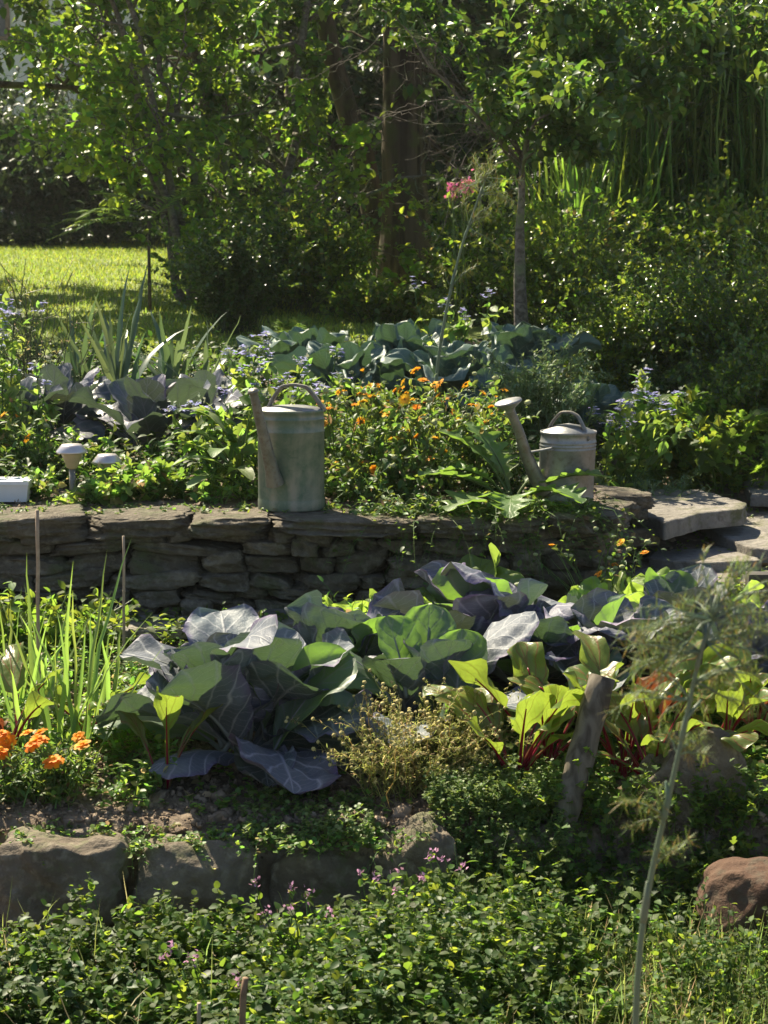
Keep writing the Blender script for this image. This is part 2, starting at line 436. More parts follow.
M['art'] = veinmat('courgette_leaf', (.11, .20, .05), (.15, .25, .07), (.22, .32, .12), (.28, .46, .06), .45, .45, .4, nlat=7)
M['bore_l'] = veinmat('borage_big_leaf', (.17, .25, .09), (.22, .30, .12), (.3, .38, .2), (.36, .52, .09), .48, .5, .35, nlat=7)

# metals
def paintmat():
    m, nt, out = newmat('faded_green_paint')
    f1 = noise_(nt, 9, 5, .65, dist=.4); f2 = noise_(nt, 26, 6, .7)
    tc = N_(nt, 'ShaderNodeTexCoord'); mp = N_(nt, 'ShaderNodeMapping'); mp.inputs['Scale'].default_value = (22, 22, 3.)
    nt.links.new(tc.outputs['Object'], mp.inputs[0])
    st = N_(nt, 'ShaderNodeTexNoise'); st.inputs['Scale'].default_value = 1; st.inputs['Detail'].default_value = 5
    nt.links.new(mp.outputs[0], st.inputs['Vector'])
    green = mix_(nt, ramp_(nt, f2, .35, .7), (.095, .145, .10), (.175, .215, .155))
    wear = math_(nt, 'ADD', math_(nt, 'MULTIPLY', f1, .6), math_(nt, 'MULTIPLY', st.outputs['Fac'], .4))
    c = mix_(nt, ramp_(nt, wear, .46, .60), green, (.29, .28, .22))
    c = mix_(nt, ramp_(nt, f2, .62, .75), c, (.24, .17, .10))
    p = N_(nt, 'ShaderNodeBsdfPrincipled'); nt.links.new(c, p.inputs['Base Color'])
    p.inputs['Metallic'].default_value = .35
    nt.links.new(math_(nt, 'MULTIPLY_ADD', f2, .3, .38), p.inputs['Roughness'])
    b = N_(nt, 'ShaderNodeBump'); b.inputs['Strength'].default_value = .25; b.inputs['Distance'].default_value = .004
    nt.links.new(f1, b.inputs['Height']); nt.links.new(b.outputs[0], p.inputs['Normal'])
    nt.links.new(p.outputs[0], out.inputs[0]); return m
M['paint'] = paintmat()
M['zinc'] = solid('galvanised_zinc', [(.20, .205, .205), (.30, .305, .30), (.17, .16, .14)], 16, .45, .2, .004, .5, .6)
M['zincdull'] = solid('dull_zinc', [(.17, .165, .14), (.27, .255, .22), (.17, .13, .09)], 22, .5, .2, .003, .5, .6)
M['lampcap'] = solid('lamp_cap_metal', [(.62, .56, .55), (.72, .66, .64)], 20, .3, .1, .001, .5, .6)
M['lampglass'] = solid('lamp_lens', [(.45, .36, .22), (.55, .45, .3)], 30, .25, .1, .001)
M['dark'] = solid('dark_wood', [(.05, .045, .04), (.10, .09, .08)], 20, .8)
M['white'] = solid('white_plastic', [(.78, .80, .84), (.70, .72, .76)], 10, .5, .1, .001)
M['render'] = solid('white_render', [(.74, .74, .72), (.62, .62, .60)], 1.5, .9, .2, .01)
M['roof'] = solid('roof_tiles', [(.20, .10, .07), (.28, .15, .10)], 2, .8)
M['glass'] = solid('window_glass', [(.03, .035, .04), (.05, .055, .06)], 2, .1)
M['frame'] = solid('window_frame', [(.16, .11, .07), (.22, .15, .1)], 6, .7)

# ------------------------------------------------------------------ ground
def axis(segs):
    a = [np.arange(s, e, st) for s, e, st in segs]
    return np.unique(np.round(np.concatenate(a), 4))
def grid_mesh(xs, ys, hf):
    XX, YY = np.meshgrid(xs, ys)
    ZZ = hf(XX, YY)
    V = np.stack([XX, YY, ZZ], -1).reshape(-1, 3)
    i = np.arange(len(xs) * len(ys)).reshape(len(ys), len(xs))
    F = np.stack([i[:-1, :-1], i[:-1, 1:], i[1:, 1:], i[1:, :-1]], -1).reshape(-1, 4)
    return V, F
xs = axis([(-400, -60, 40), (-60, -10, 5), (-10, -2.4, .4), (-2.4, 2.4, .03), (2.4, 10, .4), (10, 60, 5), (60, 401, 40)])
ys = axis([(-60, 0, 6), (0, 3, .25), (3, 8, .025), (8, 14, .08), (14, 40, .6), (40, 100, 6), (100, 601, 50)])
def Hd(x, y):
    z = H(x, y)
    P = np.stack([x, y, x * 0], -1).reshape(-1, 3)
    near = np.clip((9 - y) / 2, 0, 1) * np.clip((y - 3) / 1, 0, 1)
    n = (noise3(P, 40., 3, 12) * .006 + noise3(P, 95., 4, 12) * .0035).reshape(z.shape)
    return z + n * near
mb = MB(); mb.add(*grid_mesh(xs, ys, Hd))
mb.build('ground', M['soil'], kind='structure')
# lawn sheet over the rise on the left
def lawn_front(x): return 9.6 + .35 * np.sin(x * 1.3) + .15 * np.sin(x * 3.7)
lx = np.linspace(-12, 1.2, 90); lt = np.linspace(0, 1, 60)
XX = np.broadcast_to(lx[None], (60, 90)); YY = lawn_front(lx)[None] + (34 - lawn_front(lx))[None] * (lt ** 1.4)[:, None]
V = np.stack([XX, YY, H(XX, YY) + .012], -1).reshape(-1, 3)
i = np.arange(60 * 90).reshape(60, 90)
mb = MB(); mb.add(V, np.stack([i[:-1, :-1], i[:-1, 1:], i[1:, 1:], i[1:, :-1]], -1).reshape(-1, 4))
mb.build('lawn', M['lawn'], kind='structure')
n = 60000
gy = R.uniform(9.5, 22, n); gx = R.uniform(-.24, .0, n) * gy + .3
k = gy > lawn_front(gx) - .1; gx, gy = gx[k], gy[k]
mb = MB(); b = np.stack([gx, gy, H(gx, gy)], -1)
blades(mb, b, rand_dirs(len(b), 40, 88), R.uniform(.035, .08, len(b)), R.uniform(.006, .011, len(b)), .3, K=3, wob=.0)
tag(mb.build('grass', M['grass'], kind='stuff'), 'short lit lawn grass rising behind the vegetable beds', 'grass')

# ------------------------------------------------------------------ stones
def cube_grid(n):
    V = []; F = []
    lin = np.linspace(-1, 1, n)
    vd = {}
    def vid(p):
        key = tuple(np.round(p, 5))
        if key not in vd: vd[key] = len(V); V.append(p)
        return vd[key]
    for ax in range(3):
        for s in (-1, 1):
            for a in range(n - 1):
                for b_ in range(n - 1):
                    q = []
                    for (i_, j_) in ((a, b_), (a + 1, b_), (a + 1, b_ + 1), (a, b_ + 1)):
                        p = [0, 0, 0]; p[ax] = s; p[(ax + 1) % 3] = lin[i_]; p[(ax + 2) % 3] = lin[j_]
                        q.append(vid(tuple(p)))
                    F.append(q if s > 0 else q[::-1])
    return np.array(V, float), np.array(F)
CG = {n: cube_grid(n) for n in (5, 9, 17, 25)}
def stone(mb, c, size, rot=0., seed=0, n=9, p=5., rough=.08, mat=0, tilt=0., layer=0., taper=0., facets=6):
    V, F = CG[n]
    g = np.random.default_rng(abs(seed))
    U = V / (np.abs(V) ** p).sum(1, keepdims=True) ** (1 / p)
    U = U.copy()
    for q in range(facets):
        n_ = nrm(g.normal(size=3) * [1, 1, .8]); dmax = (U @ n_).max(); d_ = dmax * g.uniform(.72, .93)
        U -= np.maximum(0, U @ n_ - d_)[:, None] * n_
    off = g.uniform(-50, 50, 3)
    U *= (1 + rough * noise3(U * 1.3 + off, 1.6, 21)[:, None])
    U += rough * .55 * np.stack([noise3(U + off + q * 9, 4.5, 22) for q in range(3)], -1)
    U += rough * .25 * np.stack([noise3(U + off + q * 9, 11., 23) for q in range(3)], -1)
    if layer: U[:, 0] += layer * noise3(U * [.05, .05, 1] + off, 14., 24); U[:, 1] += layer * noise3(U * [.05, .05, 1] + off, 14., 25)
    U[:, 2] += U[:, 0] * g.uniform(-.12, .12) + U[:, 1] * g.uniform(-.08, .08)
    U[:, :2] *= (1 - taper * (U[:, 2:3] + 1) / 2)
    P = U * np.array(size) / 2
    ct, s_ = math.cos(tilt), math.sin(tilt)
    P = np.stack([P[:, 0] * ct - P[:, 2] * s_, P[:, 1], P[:, 0] * s_ + P[:, 2] * ct], -1)
    cr, sr = math.cos(rot), math.sin(rot)
    P = np.stack([P[:, 0] * cr - P[:, 1] * sr, P[:, 0] * sr + P[:, 1] * cr, P[:, 2]], -1)
    mb.add(P + np.array(c, float), F, mat)

# dry stone retaining wall: follows a line and turns back at its right end
wl = [(-1.95, 6.04), (-.9, 6.0), (.1, 6.0), (.48, 6.01), (.66, 6.08), (.76, 6.25), (.80, 6.5)]
seg = np.array(wl); sl = np.r_[0, np.cumsum(np.hypot(*np.diff(seg, axis=0).T))]
def on_wall(s):
    x = np.interp(s, sl, seg[:, 0]); y = np.interp(s, sl, seg[:, 1])
    x2 = np.interp(s + .05, sl, seg[:, 0]); y2 = np.interp(s + .05, sl, seg[:, 1])
    return x, y, math.atan2(y2 - y, x2 - x)
wall = thing('dry_stone_wall', 'low dry stone retaining wall below both watering cans', 'stone wall', (0, 6.0, .33))
stonework = MB(); z = .27; row = 0
g = np.random.default_rng(3)
while z < .585:
    h = g.uniform(.030, .070); s = g.uniform(0, .1)
    while s < sl[-1] + .02:
        L = g.uniform(.07, .24)
        if g.random() < .25: L *= 1.5
        x, y, a = on_wall(min(s + L / 2, sl[-1] - .05))
        hh = h * g.uniform(.75, 1.3)
        d_ = g.uniform(.14, .2)
        yo = g.uniform(-.025, .03)
        stone(stonework, (x - math.sin(a) * (.05 + yo), y + math.cos(a) * (.05 + yo), z + h / 2 + g.uniform(-.006, .006)), (L * .97, d_, hh), a + g.uniform(-.06, .06),
              int(g.integers(1e6)), n=17, p=9, rough=.13, tilt=g.uniform(-.16, .16), layer=.05, facets=7)
        s += L
    z += h * .97; row += 1
stonework.build('stonework', M['wall'], wall)
s = .0; k = 0
while s < sl[-1] - .12:
    L = g.uniform(.14, .46); x, y, a = on_wall(s + L / 2); h = g.uniform(.038, .075)
    mbc = MB(); stone(mbc, (x - math.sin(a) * .06, y + math.cos(a) * .06, .618 + g.uniform(-.004, .006)), (L * .99, g.uniform(.25, .30), h), a + g.uniform(-.05, .05),
                      100 + k, n=25, p=9, rough=.11, layer=.06, tilt=g.uniform(-.05, .05), facets=7)
    mbc.build('coping_stone', M['wall'], wall); s += L; k += 1

# flat slabs of the stepped path, each a polygon with thickness
def slab(mb, poly, z0, th, seed, slope=(0, 0), sub=10):
    g = np.random.default_rng(abs(seed))
    P = np.array(poly, float)
    # refine outline
    pts = []
    for a, b_ in zip(P, np.roll(P, -1, 0)):
        m_ = max(2, int(np.linalg.norm(b_ - a) / .02))
        for t in np.arange(m_) / m_: pts.append(a * (1 - t) + b_ * t)
    pts = np.array(pts); c = pts.mean(0)
    p3 = np.c_[pts, np.zeros(len(pts))]
    j = np.stack([noise3(p3 + seed, 30., 31), noise3(p3 + seed, 30., 32)], -1) * .007
    pts = pts + j
    rings = [(1., -th), (1.005, -th * .6), (.99 , -th * .45), (1., -.006), (.985, 0)] + [(r_, 0) for r_ in np.linspace(.9, .1, 8)]
    V = []
    for q, (r_, dz) in enumerate(rings):
        xy = c + (pts - c) * r_
        zz = z0 + dz + (xy - c) @ np.array(slope) + (noise3(np.c_[xy, np.zeros(len(xy))] + seed * .37, 9., 33) * .004 + noise3(np.c_[xy, np.zeros(len(xy))], 40., 34) * .0012) * (dz > -.01)
        V.append(np.c_[xy, zz])
    V = np.array(V); m_ = len(pts)
    i = np.arange(len(rings) * m_).reshape(len(rings), m_)
    F = np.stack([i[:-1], np.roll(i[:-1], -1, 1), np.roll(i[1:], -1, 1), i[1:]], -1).reshape(-1, 4)
    Vv = np.concatenate([V.reshape(-1, 3), [np.r_[c, z0]]])
    mb.add(Vv, [F, np.array([(i[-1, a], i[-1, (a + 1) % m_], len(Vv) - 1) for a in range(m_)])])
def pix_slab(pix, z, th, seed, label, mat='slab', slope=(0, 0)):
    """corners measured on the photo, laid at height z"""
    poly = []
    for px, py in pix:
        a = pt(px, py, 1.) - np.array([0, 0, CAMZ])
        t = (z - CAMZ) / a[2]
        poly.append((a[0] * t, a[1] * t))
    c = np.mean(poly, 0)
    area = sum(poly[i_][0] * poly[(i_ + 1) % len(poly)][1] - poly[(i_ + 1) % len(poly)][0] * poly[i_][1] for i_ in range(len(poly)))
    if area < 0: poly = poly[::-1]
    t_ = thing('stone_slab', label, 'paving slab', (c[0], c[1], z - th), 'flat stone slabs of the stepped path')
    mb = MB(); slab(mb, poly, z, th, seed, slope)
    o = mb.build('slab', M[mat], t_)
    return t_
def one_slab(*a, **k):
    t_ = pix_slab(*a, **k)
    ch = [o for o in C.objects if o.parent == t_][0]
    ch.parent = None; ch.location = t_.location; ch.name = 'stone_slab'
    for key in ('label', 'category', 'group'): ch[key] = t_[key]
    bpy.data.objects.remove(t_)
    return ch
one_slab([(638, 489), (700, 490), (748, 503), (742, 509), (700, 513), (664, 523), (655, 518), (600, 508), (604, 497)], .565, .06, 1, 'thick pale slab forming the top step right of the zinc can')
one_slab([(588, 494), (642, 503), (650, 511), (612, 509), (584, 503)], .60, .03, 2, 'dark thin slab lying on the wall end beside the zinc can', mat='wall')
one_slab([(556, 512), (600, 509), (654, 519), (660, 528), (610, 531), (562, 523)], .53, .06, 3, 'dark slab projecting under the top step at the wall corner', mat='wall')
one_slab([(735, 519), (790, 517), (800, 548), (752, 545), (716, 533), (700, 527)], .475, .05, 4, 'pale slab at the picture edge right of the top step', slope=(0, .03))
one_slab([(690, 543), (748, 549), (762, 560), (700, 563), (648, 558), (652, 548)], .435, .05, 5, 'narrow pale slab on the second step from below')
one_slab([(650, 565), (732, 566), (736, 588), (700, 596), (640, 588), (628, 574)], .40, .05, 6, 'broad pale slab on the lowest visible step')
one_slab([(744, 566), (800, 562), (820, 592), (742, 590)], .395, .05, 7, 'pale slab beside the broad one behind the parsley')
one_slab([(742, 480), (800, 478), (800, 497), (752, 496)], .55, .04, 8, 'far slab where the path meets the box bushes')
one_slab([(60, 620), (150, 614), (205, 616), (200, 628), (60, 634)], .345, .03, 9, 'narrow sunlit ledge slab at the wall foot behind the left cabbage')
one_slab([(208, 612), (300, 607), (335, 609), (330, 622), (206, 628)], .345, .03, 10, 'sunlit ledge slab at the wall foot behind the cabbages')
one_slab([(338, 608), (430, 605), (430, 618), (336, 622)], .345, .03, 11, 'ledge slab at the wall foot hidden by middle cabbages')
one_slab([(120, 930), (250, 922), (300, 926), (290, 942), (120, 948)], .025, .03, 12, 'pale flagstone glimpsed under the front ground cover')

# boulders edging the lower bed
def boulder(px, Y, w, h, dp, seed, label, mat='rock', p=6., rough=.15, tilt=0., sink=.03, name='boulder', rot=0., taper=.1, z=None):
    c = at(px, Y); z0 = c[2] if z is None else z
    mb = MB(); stone(mb, (c[0], c[1], z0 + h / 2 - sink), (w, dp, h), rot, seed, 25, p, rough, tilt=tilt, taper=taper)
    o = mb.build(name, M[mat])
    return tag(o, label, 'rock', 'rocks edging the lower bed')
boulder(62, 4.16, .32, .22, .22, 1, 'large dull boulder below the orange marigolds', z=.0)
boulder(198, 4.17, .30, .21, .22, 2, 'squarish boulder in bed edge, second from the marigolds', z=.0, rough=.09)
boulder(322, 4.22, .24, .17, .18, 3, 'weed-covered boulder between squarish boulder and chamomile', z=.0)
boulder(412, 4.2, .20, .25, .18, 4, 'angular boulder under the straw-coloured chamomile', z=-.02, p=8)
boulder(520, 4.25, .26, .22, .2, 5, 'dark boulder buried under the creeping mat', z=.0)
boulder(686, 4.35, .40, .40, .26, 6, 'tall pointed grey boulder right of the leaning stake', z=.02, p=3, taper=.45, tilt=-.15, rough=.12)
boulder(752, 3.97, .26, .22, .24, 7, 'reddish rounded boulder at the lower right edge', 'redrock', z=.0, p=3, rough=.09)
boulder(775, 4.35, .2, .26, .2, 8, 'small grey boulder behind the reddish one', z=.0)
# pebbles and clods: nobody could count them
mb = MB(); V5, F5 = CG[5]
U5 = V5 / (np.abs(V5) ** 2.6).sum(1, keepdims=True) ** (1 / 2.6)
n = 14000
cy = 4.2 + R.random(n) ** 1.4 * 2.0; cx = R.uniform(-1.3, 1.3, n)
sel = R.random(n) < .12
cy[sel] = R.uniform(6.2, 7.6, sel.sum())
sz = R.uniform(.002, .007, n) * (1 + 1.3 * (R.random(n) < .05))
cz = H(cx, cy) + sz * .25
rot = R.normal(size=(n, 3, 3)) * .25 + np.eye(3)
W = (np.einsum('nij,kj->nki', rot, U5) + R.normal(size=(n, len(U5), 3)) * .22) * sz[:, None, None] * R.uniform(.6, 1.3, (n, 1, 3)) + np.stack([cx, cy, cz], -1)[:, None]
mb.add(W.reshape(-1, 3), (F5[None] + (np.arange(n) * len(V5))[:, None, None]).reshape(-1, 4))
tag(mb.build('dirt', M['clod'], kind='stuff'), 'crumbly brown clods scattered on the bed soil', 'soil')

# ------------------------------------------------------------------ lathe / metal things
def lathe(mb, prof, c, seg=40, sx=1., sy=1., mat=0, lean=(0, 0), rot=0.):
    prof = np.array(prof, float); th = np.arange(seg) / seg * 2 * PI
    x = np.cos(th)[None] * prof[:, :1] * sx; y = np.sin(th)[None] * prof[:, :1] * sy
    z = np.broadcast_to(prof[:, 1:], x.shape)
    xr = x * math.cos(rot) - y * math.sin(rot); yr = x * math.sin(rot) + y * math.cos(rot)
    V = np.stack([xr + lean[0] * z, yr + lean[1] * z, z], -1).reshape(-1, 3) + np.array(c)
    i = np.arange(len(prof) * seg).reshape(len(prof), seg)
    F = np.stack([i[:-1], np.roll(i[:-1], -1, 1), np.roll(i[1:], -1, 1), i[1:]], -1).reshape(-1, 4)
    mb.add(V, F, mat)
def strap(mb, pts, w, t, wdir, mat=0, sub=6):
    """flat strap of width w along wdir"""
    P = np.array(pts, float)
    # catmull-ish smoothing
    tt = np.linspace(0, len(P) - 1, (len(P) - 1) * sub + 1)
    Q = np.stack([np.interp(tt, range(len(P)), P[:, k]) for k in range(3)], -1)
    for _ in range(2):
        Q[1:-1] = (Q[:-2] + 2 * Q[1:-1] + Q[2:]) / 4
    T = nrm(np.gradient(Q, axis=0)); wd = nrm(np.array(wdir, float)); Nn = nrm(np.cross(T, wd))
    ring = []
    for a, b_ in ((-1, -1), (1, -1), (1, 1), (-1, 1)):
        ring.append(Q + wd * w / 2 * a + Nn * t / 2 * b_)
    V = np.stack(ring, 1); m_ = len(Q)
    i = np.arange(m_ * 4).reshape(m_, 4)
    F = np.stack([i[:-1], np.roll(i[:-1], -1, 1), np.roll(i[1:], -1, 1), i[1:]], -1).reshape(-1, 4)
    F = np.concatenate([F, [i[0][::-1], i[-1]]])
    mb.add(V.reshape(-1, 3), F, mat)

# --- tall green can
c1 = np.array([X(291.5, 6.13, .65), 6.13, .652])
can = thing('watering_can', 'tall faded green watering can with straight spout on the wall', 'watering can', c1)
r = .108; h = .322
def can_prof(r, h, ring=()):
    p = [(r * .2, .004), (r * .97, .004), (r * 1.005, 0), (r * 1.012, .004), (r * 1.012, .03), (r, .034), (r, .038)]
    for z in ring:
        p += [(r, z - .004), (r * 1.018, z - .0015), (r * 1.018, z + .0015), (r, z + .004)]
    p += [(r * .985, h - .02), (r * .985, h - .008), (r * 1.01, h - .006), (r * 1.02, h), (r * 1.01, h + .003), (r * .97, h + .001)]
    return p
mb = MB(); lathe(mb, can_prof(r, h, (.255, .295)), c1, 56, 1, .82); mb.build('body', M['paint'], can)
mb = MB(); lathe(mb, [(r * .97, h + .001), (r * .85, h + .008), (r * .5, h + .014), (.001, h + .016)], c1, 56, 1, .82); mb.build('lid', M['zinc'], can)
b0 = pt(275, 484, 6.03); b1 = pt(253, 391, 5.93)
mb = MB(); tt = np.linspace(0, 1, 9)[:, None]
P = b0 * (1 - tt) + b1 * tt
tubes(mb, P, np.interp(np.linspace(0, 1, 9), [0, .12, 1], [.03, .023, .0125])[None], 20, cap=False)
mb.build('spout', M['zincdull'], can)
dd = nrm(b1 - b0); mb = MB()
tubes(mb, np.array([b1 - dd * .012, b1 - dd * .002, b1 + dd * .004, b1 + dd * .0035, b1 - dd * .02]), np.array([[.013, .0155, .0155, .0105, .0095]]), 20, cap=False)
mb.build('spout_rim', M['zincdull'], can)
ht = c1[2] + h
hp = [(pt(268, 409, 6.13)), pt(274, 397, 6.13), pt(282, 386, 6.12), pt(294, 384.5, 6.12), pt(307, 387, 6.12), pt(316, 398, 6.13), pt(325, 411, 6.13)]
mb = MB(); strap(mb, hp, .024, .009, (.3, 1, 0)); mb.build('handle', M['zincdull'], can)
# --- galvanised can
c2 = np.array([X(565, 6.24, .65), 6.24, .652])
can2 = thing('watering_can', 'shorter galvanised watering can with long rose spout behind the leafy plants', 'watering can', c2)
r2 = .092; h2 = .240
mb = MB(); lathe(mb, can_prof(r2, h2, (.185, .196, .207)), c2, 56, 1, .95, lean=(.035, 0)); mb.build('body', M['zinc'], can2)
mb = MB(); lathe(mb, [(r2 * .97, h2 - .003), (r2 * .9, h2 + .004), (r2 * .5, h2 + .020), (.001, h2 + .028)], c2, 56, 1, .95, lean=(.035, 0)); mb.build('lid', M['zinc'], can2)
s0 = pt(545, 492, 6.19); s1 = pt(510, 410, 6.10)
sp = np.array([s0, s0 * .8 + s1 * .2 + [-.008, 0, -.004], s0 * .5 + s1 * .5 + [-.008, 0, -.004], s0 * .25 + s1 * .75, s1])
mb = MB(); tubes(mb, sp, np.array([[.026, .024, .02, .016, .015]]), 20, cap=False); mb.build('spout', M['zincdull'], can2)
rd = nrm(np.array([-.25, -.1, 1.])); mb = MB()
rp = np.array([s1 - rd * .006, s1 + rd * .004, s1 + rd * .022, s1 + rd * .026, s1 + rd * .031, s1 + rd * .0315])
tubes(mb, rp, np.array([[.015, .017, .044, .047, .043, .001]]), 28, cap=False); mb.build('rose', M['zinc'], can2)
mb = MB(); strap(mb, [pt(552, 448, 6.16), pt(542, 450, 6.15), pt(530, 452, 6.14)], .016, .004, (0, 1, .1)); mb.build('brace', M['zinc'], can2)
hp = [pt(546, 434, 6.26), pt(553, 421, 6.25), pt(561, 412, 6.24), pt(571, 412, 6.23), pt(578, 416, 6.22), pt(584, 428, 6.20), pt(590, 440, 6.18)]
mb = MB(); strap(mb, hp, .026, .007, (.35, 1, 0)); mb.build('handle', M['zincdull'], can2)

# --- garden lamps
def lamp(px, Y, top, label, wcap, pole=True):
    c = at(px, Y)
    tz = pt(px, top, Y)[2]; H0 = tz - c[2]
    t = thing('garden_lamp', label, 'garden lamp', c, 'garden lamps on the wall bed')
    mb = MB(); w = wcap / 2
    lathe(mb, [(.001, H0), (w * .62, H0 - .001), (w * .68, H0 - .004), (w * 1.0, H0 - .024), (w * 1.0, H0 - .029), (w * .8, H0 - .029)], c, 24)
    mb.build('cap', M['lampcap'], t)
    mb = MB(); lathe(mb, [(w * .72, H0 - .029), (w * .36, H0 - .078), (w * .2, H0 - .084), (.001, H0 - .084)], c, 24); mb.build('lens', M['lampglass'], t)
    mb = MB(); tubes(mb, np.array([c - [0, 0, .03], c + [0, 0, H0 - .08]]), np.array([[.011, .011]]), 14); mb.build('pole', M['zincdull'], t)
    return t
lamp(73, 6.30, 444, 'taller solar lamp on a metal stem nearer the white trough', .105)
lamp(108, 6.42, 454, 'lower solar lamp with rounded cap beside the taller lamp', .10)
# white trough
a = pt(-60, 478, 6.33); b = pt(32, 478, 6.33)
mb = MB()
zb = .652; cxm = (a[0] + b[0]) / 2
def tbox(mb, x0, x1, y0, y1, z0, z1, ins=.0, mat=0):
    V = np.array([(x0 + ins, y0 + ins, z0), (x1 - ins, y0 + ins, z0), (x1 - ins, y1 - ins, z0), (x0 + ins, y1 - ins, z0), (x0, y0, z1), (x1, y0, z1), (x1, y1, z1), (x0, y1, z1)])
    F = np.array([(3, 2, 1, 0), (4, 5, 6, 7), (0, 1, 5, 4), (1, 2, 6, 5), (2, 3, 7, 6), (3, 0, 4, 7)])
    mb.add(V, F, mat)
tr = thing('plant_trough', 'white plastic plant trough at the left end of the wall', 'planter', (cxm, 6.33, zb))
tz = pt(0, 479, 6.33)[2]
tbox(mb, a[0], b[0] - .003, 6.27, 6.38, zb, tz - .012, .008); mb.build('box', M['white'], tr, smooth=False)
mb = MB(); tbox(mb, a[0], b[0], 6.262, 6.388, tz - .012, tz, 0); mb.build('rim', M['white'], tr, smooth=False)

# --- stakes and sticks
sb = pt(552, 860, 4.2); st_ = pt(603, 677, 4.32)
tt = np.linspace(0, 1, 14)[:, None]; P = sb * (1 - tt) + st_ * tt; P[:, 0] += np.sin(tt[:, 0] * 5) * .001
mb = MB(); rr = .032 + .002 * np.sin(np.arange(14) * 1.9) ; rr[-1] = .0305
tubes(mb, P, rr[None], 24)
stk = tag(mb.build('wooden_stake', M['stake']), 'thick grey bark-covered stake leaning among the beets', 'stake')
def stick(px, Y, top, rad, label, lean=0., mat='stick', bot=.05):
    c = at(px, Y); t = pt(px + lean, top, Y)
    P = np.linspace(c - [0, 0, bot], t, 10); P[:, 0] += R.normal(size=10) * .0008
    rr = np.full(10, rad) * (1 + R.normal(size=10) * .04)
    mb = MB(); tubes(mb, P, rr[None], 10)
    # nodes of a cane
    for q in (3, 6): tubes(mb, np.array([P[q] - [0, 0, .002], P[q] + [0, 0, .002]]), np.array([[rad * 1.15, rad * 1.15]]), 10)
    return tag(mb.build('cane_stick', M[mat]), label, 'stick', 'thin sticks pushed into the soil')
stick(39, 4.85, 510, .0052, 'tall thin cane rising above the garlic leaves', -2)
stick(124, 5.3, 536, .0042, 'shorter thin cane in front of the wall', 0)
stick(236, 3.25, 978, .006, 'short brown stick poking from front ground cover', 9, 'cane')
stick(198, 3.25, 1003, .004, 'tiny pale stick tip beside the short brown stick', 1, 'stick')
# dark wooden post right
mb = MB(); c = at(760, 5.75)
tbox(mb, c[0] - .045, c[0] + .045, c[1] - .03, c[1] + .03, c[2] - .05, pt(760, 573, 5.75)[2], .003)
tag(mb.build('wooden_post', M['dark'], smooth=False), 'dark short wooden post by the path at right edge', 'post')

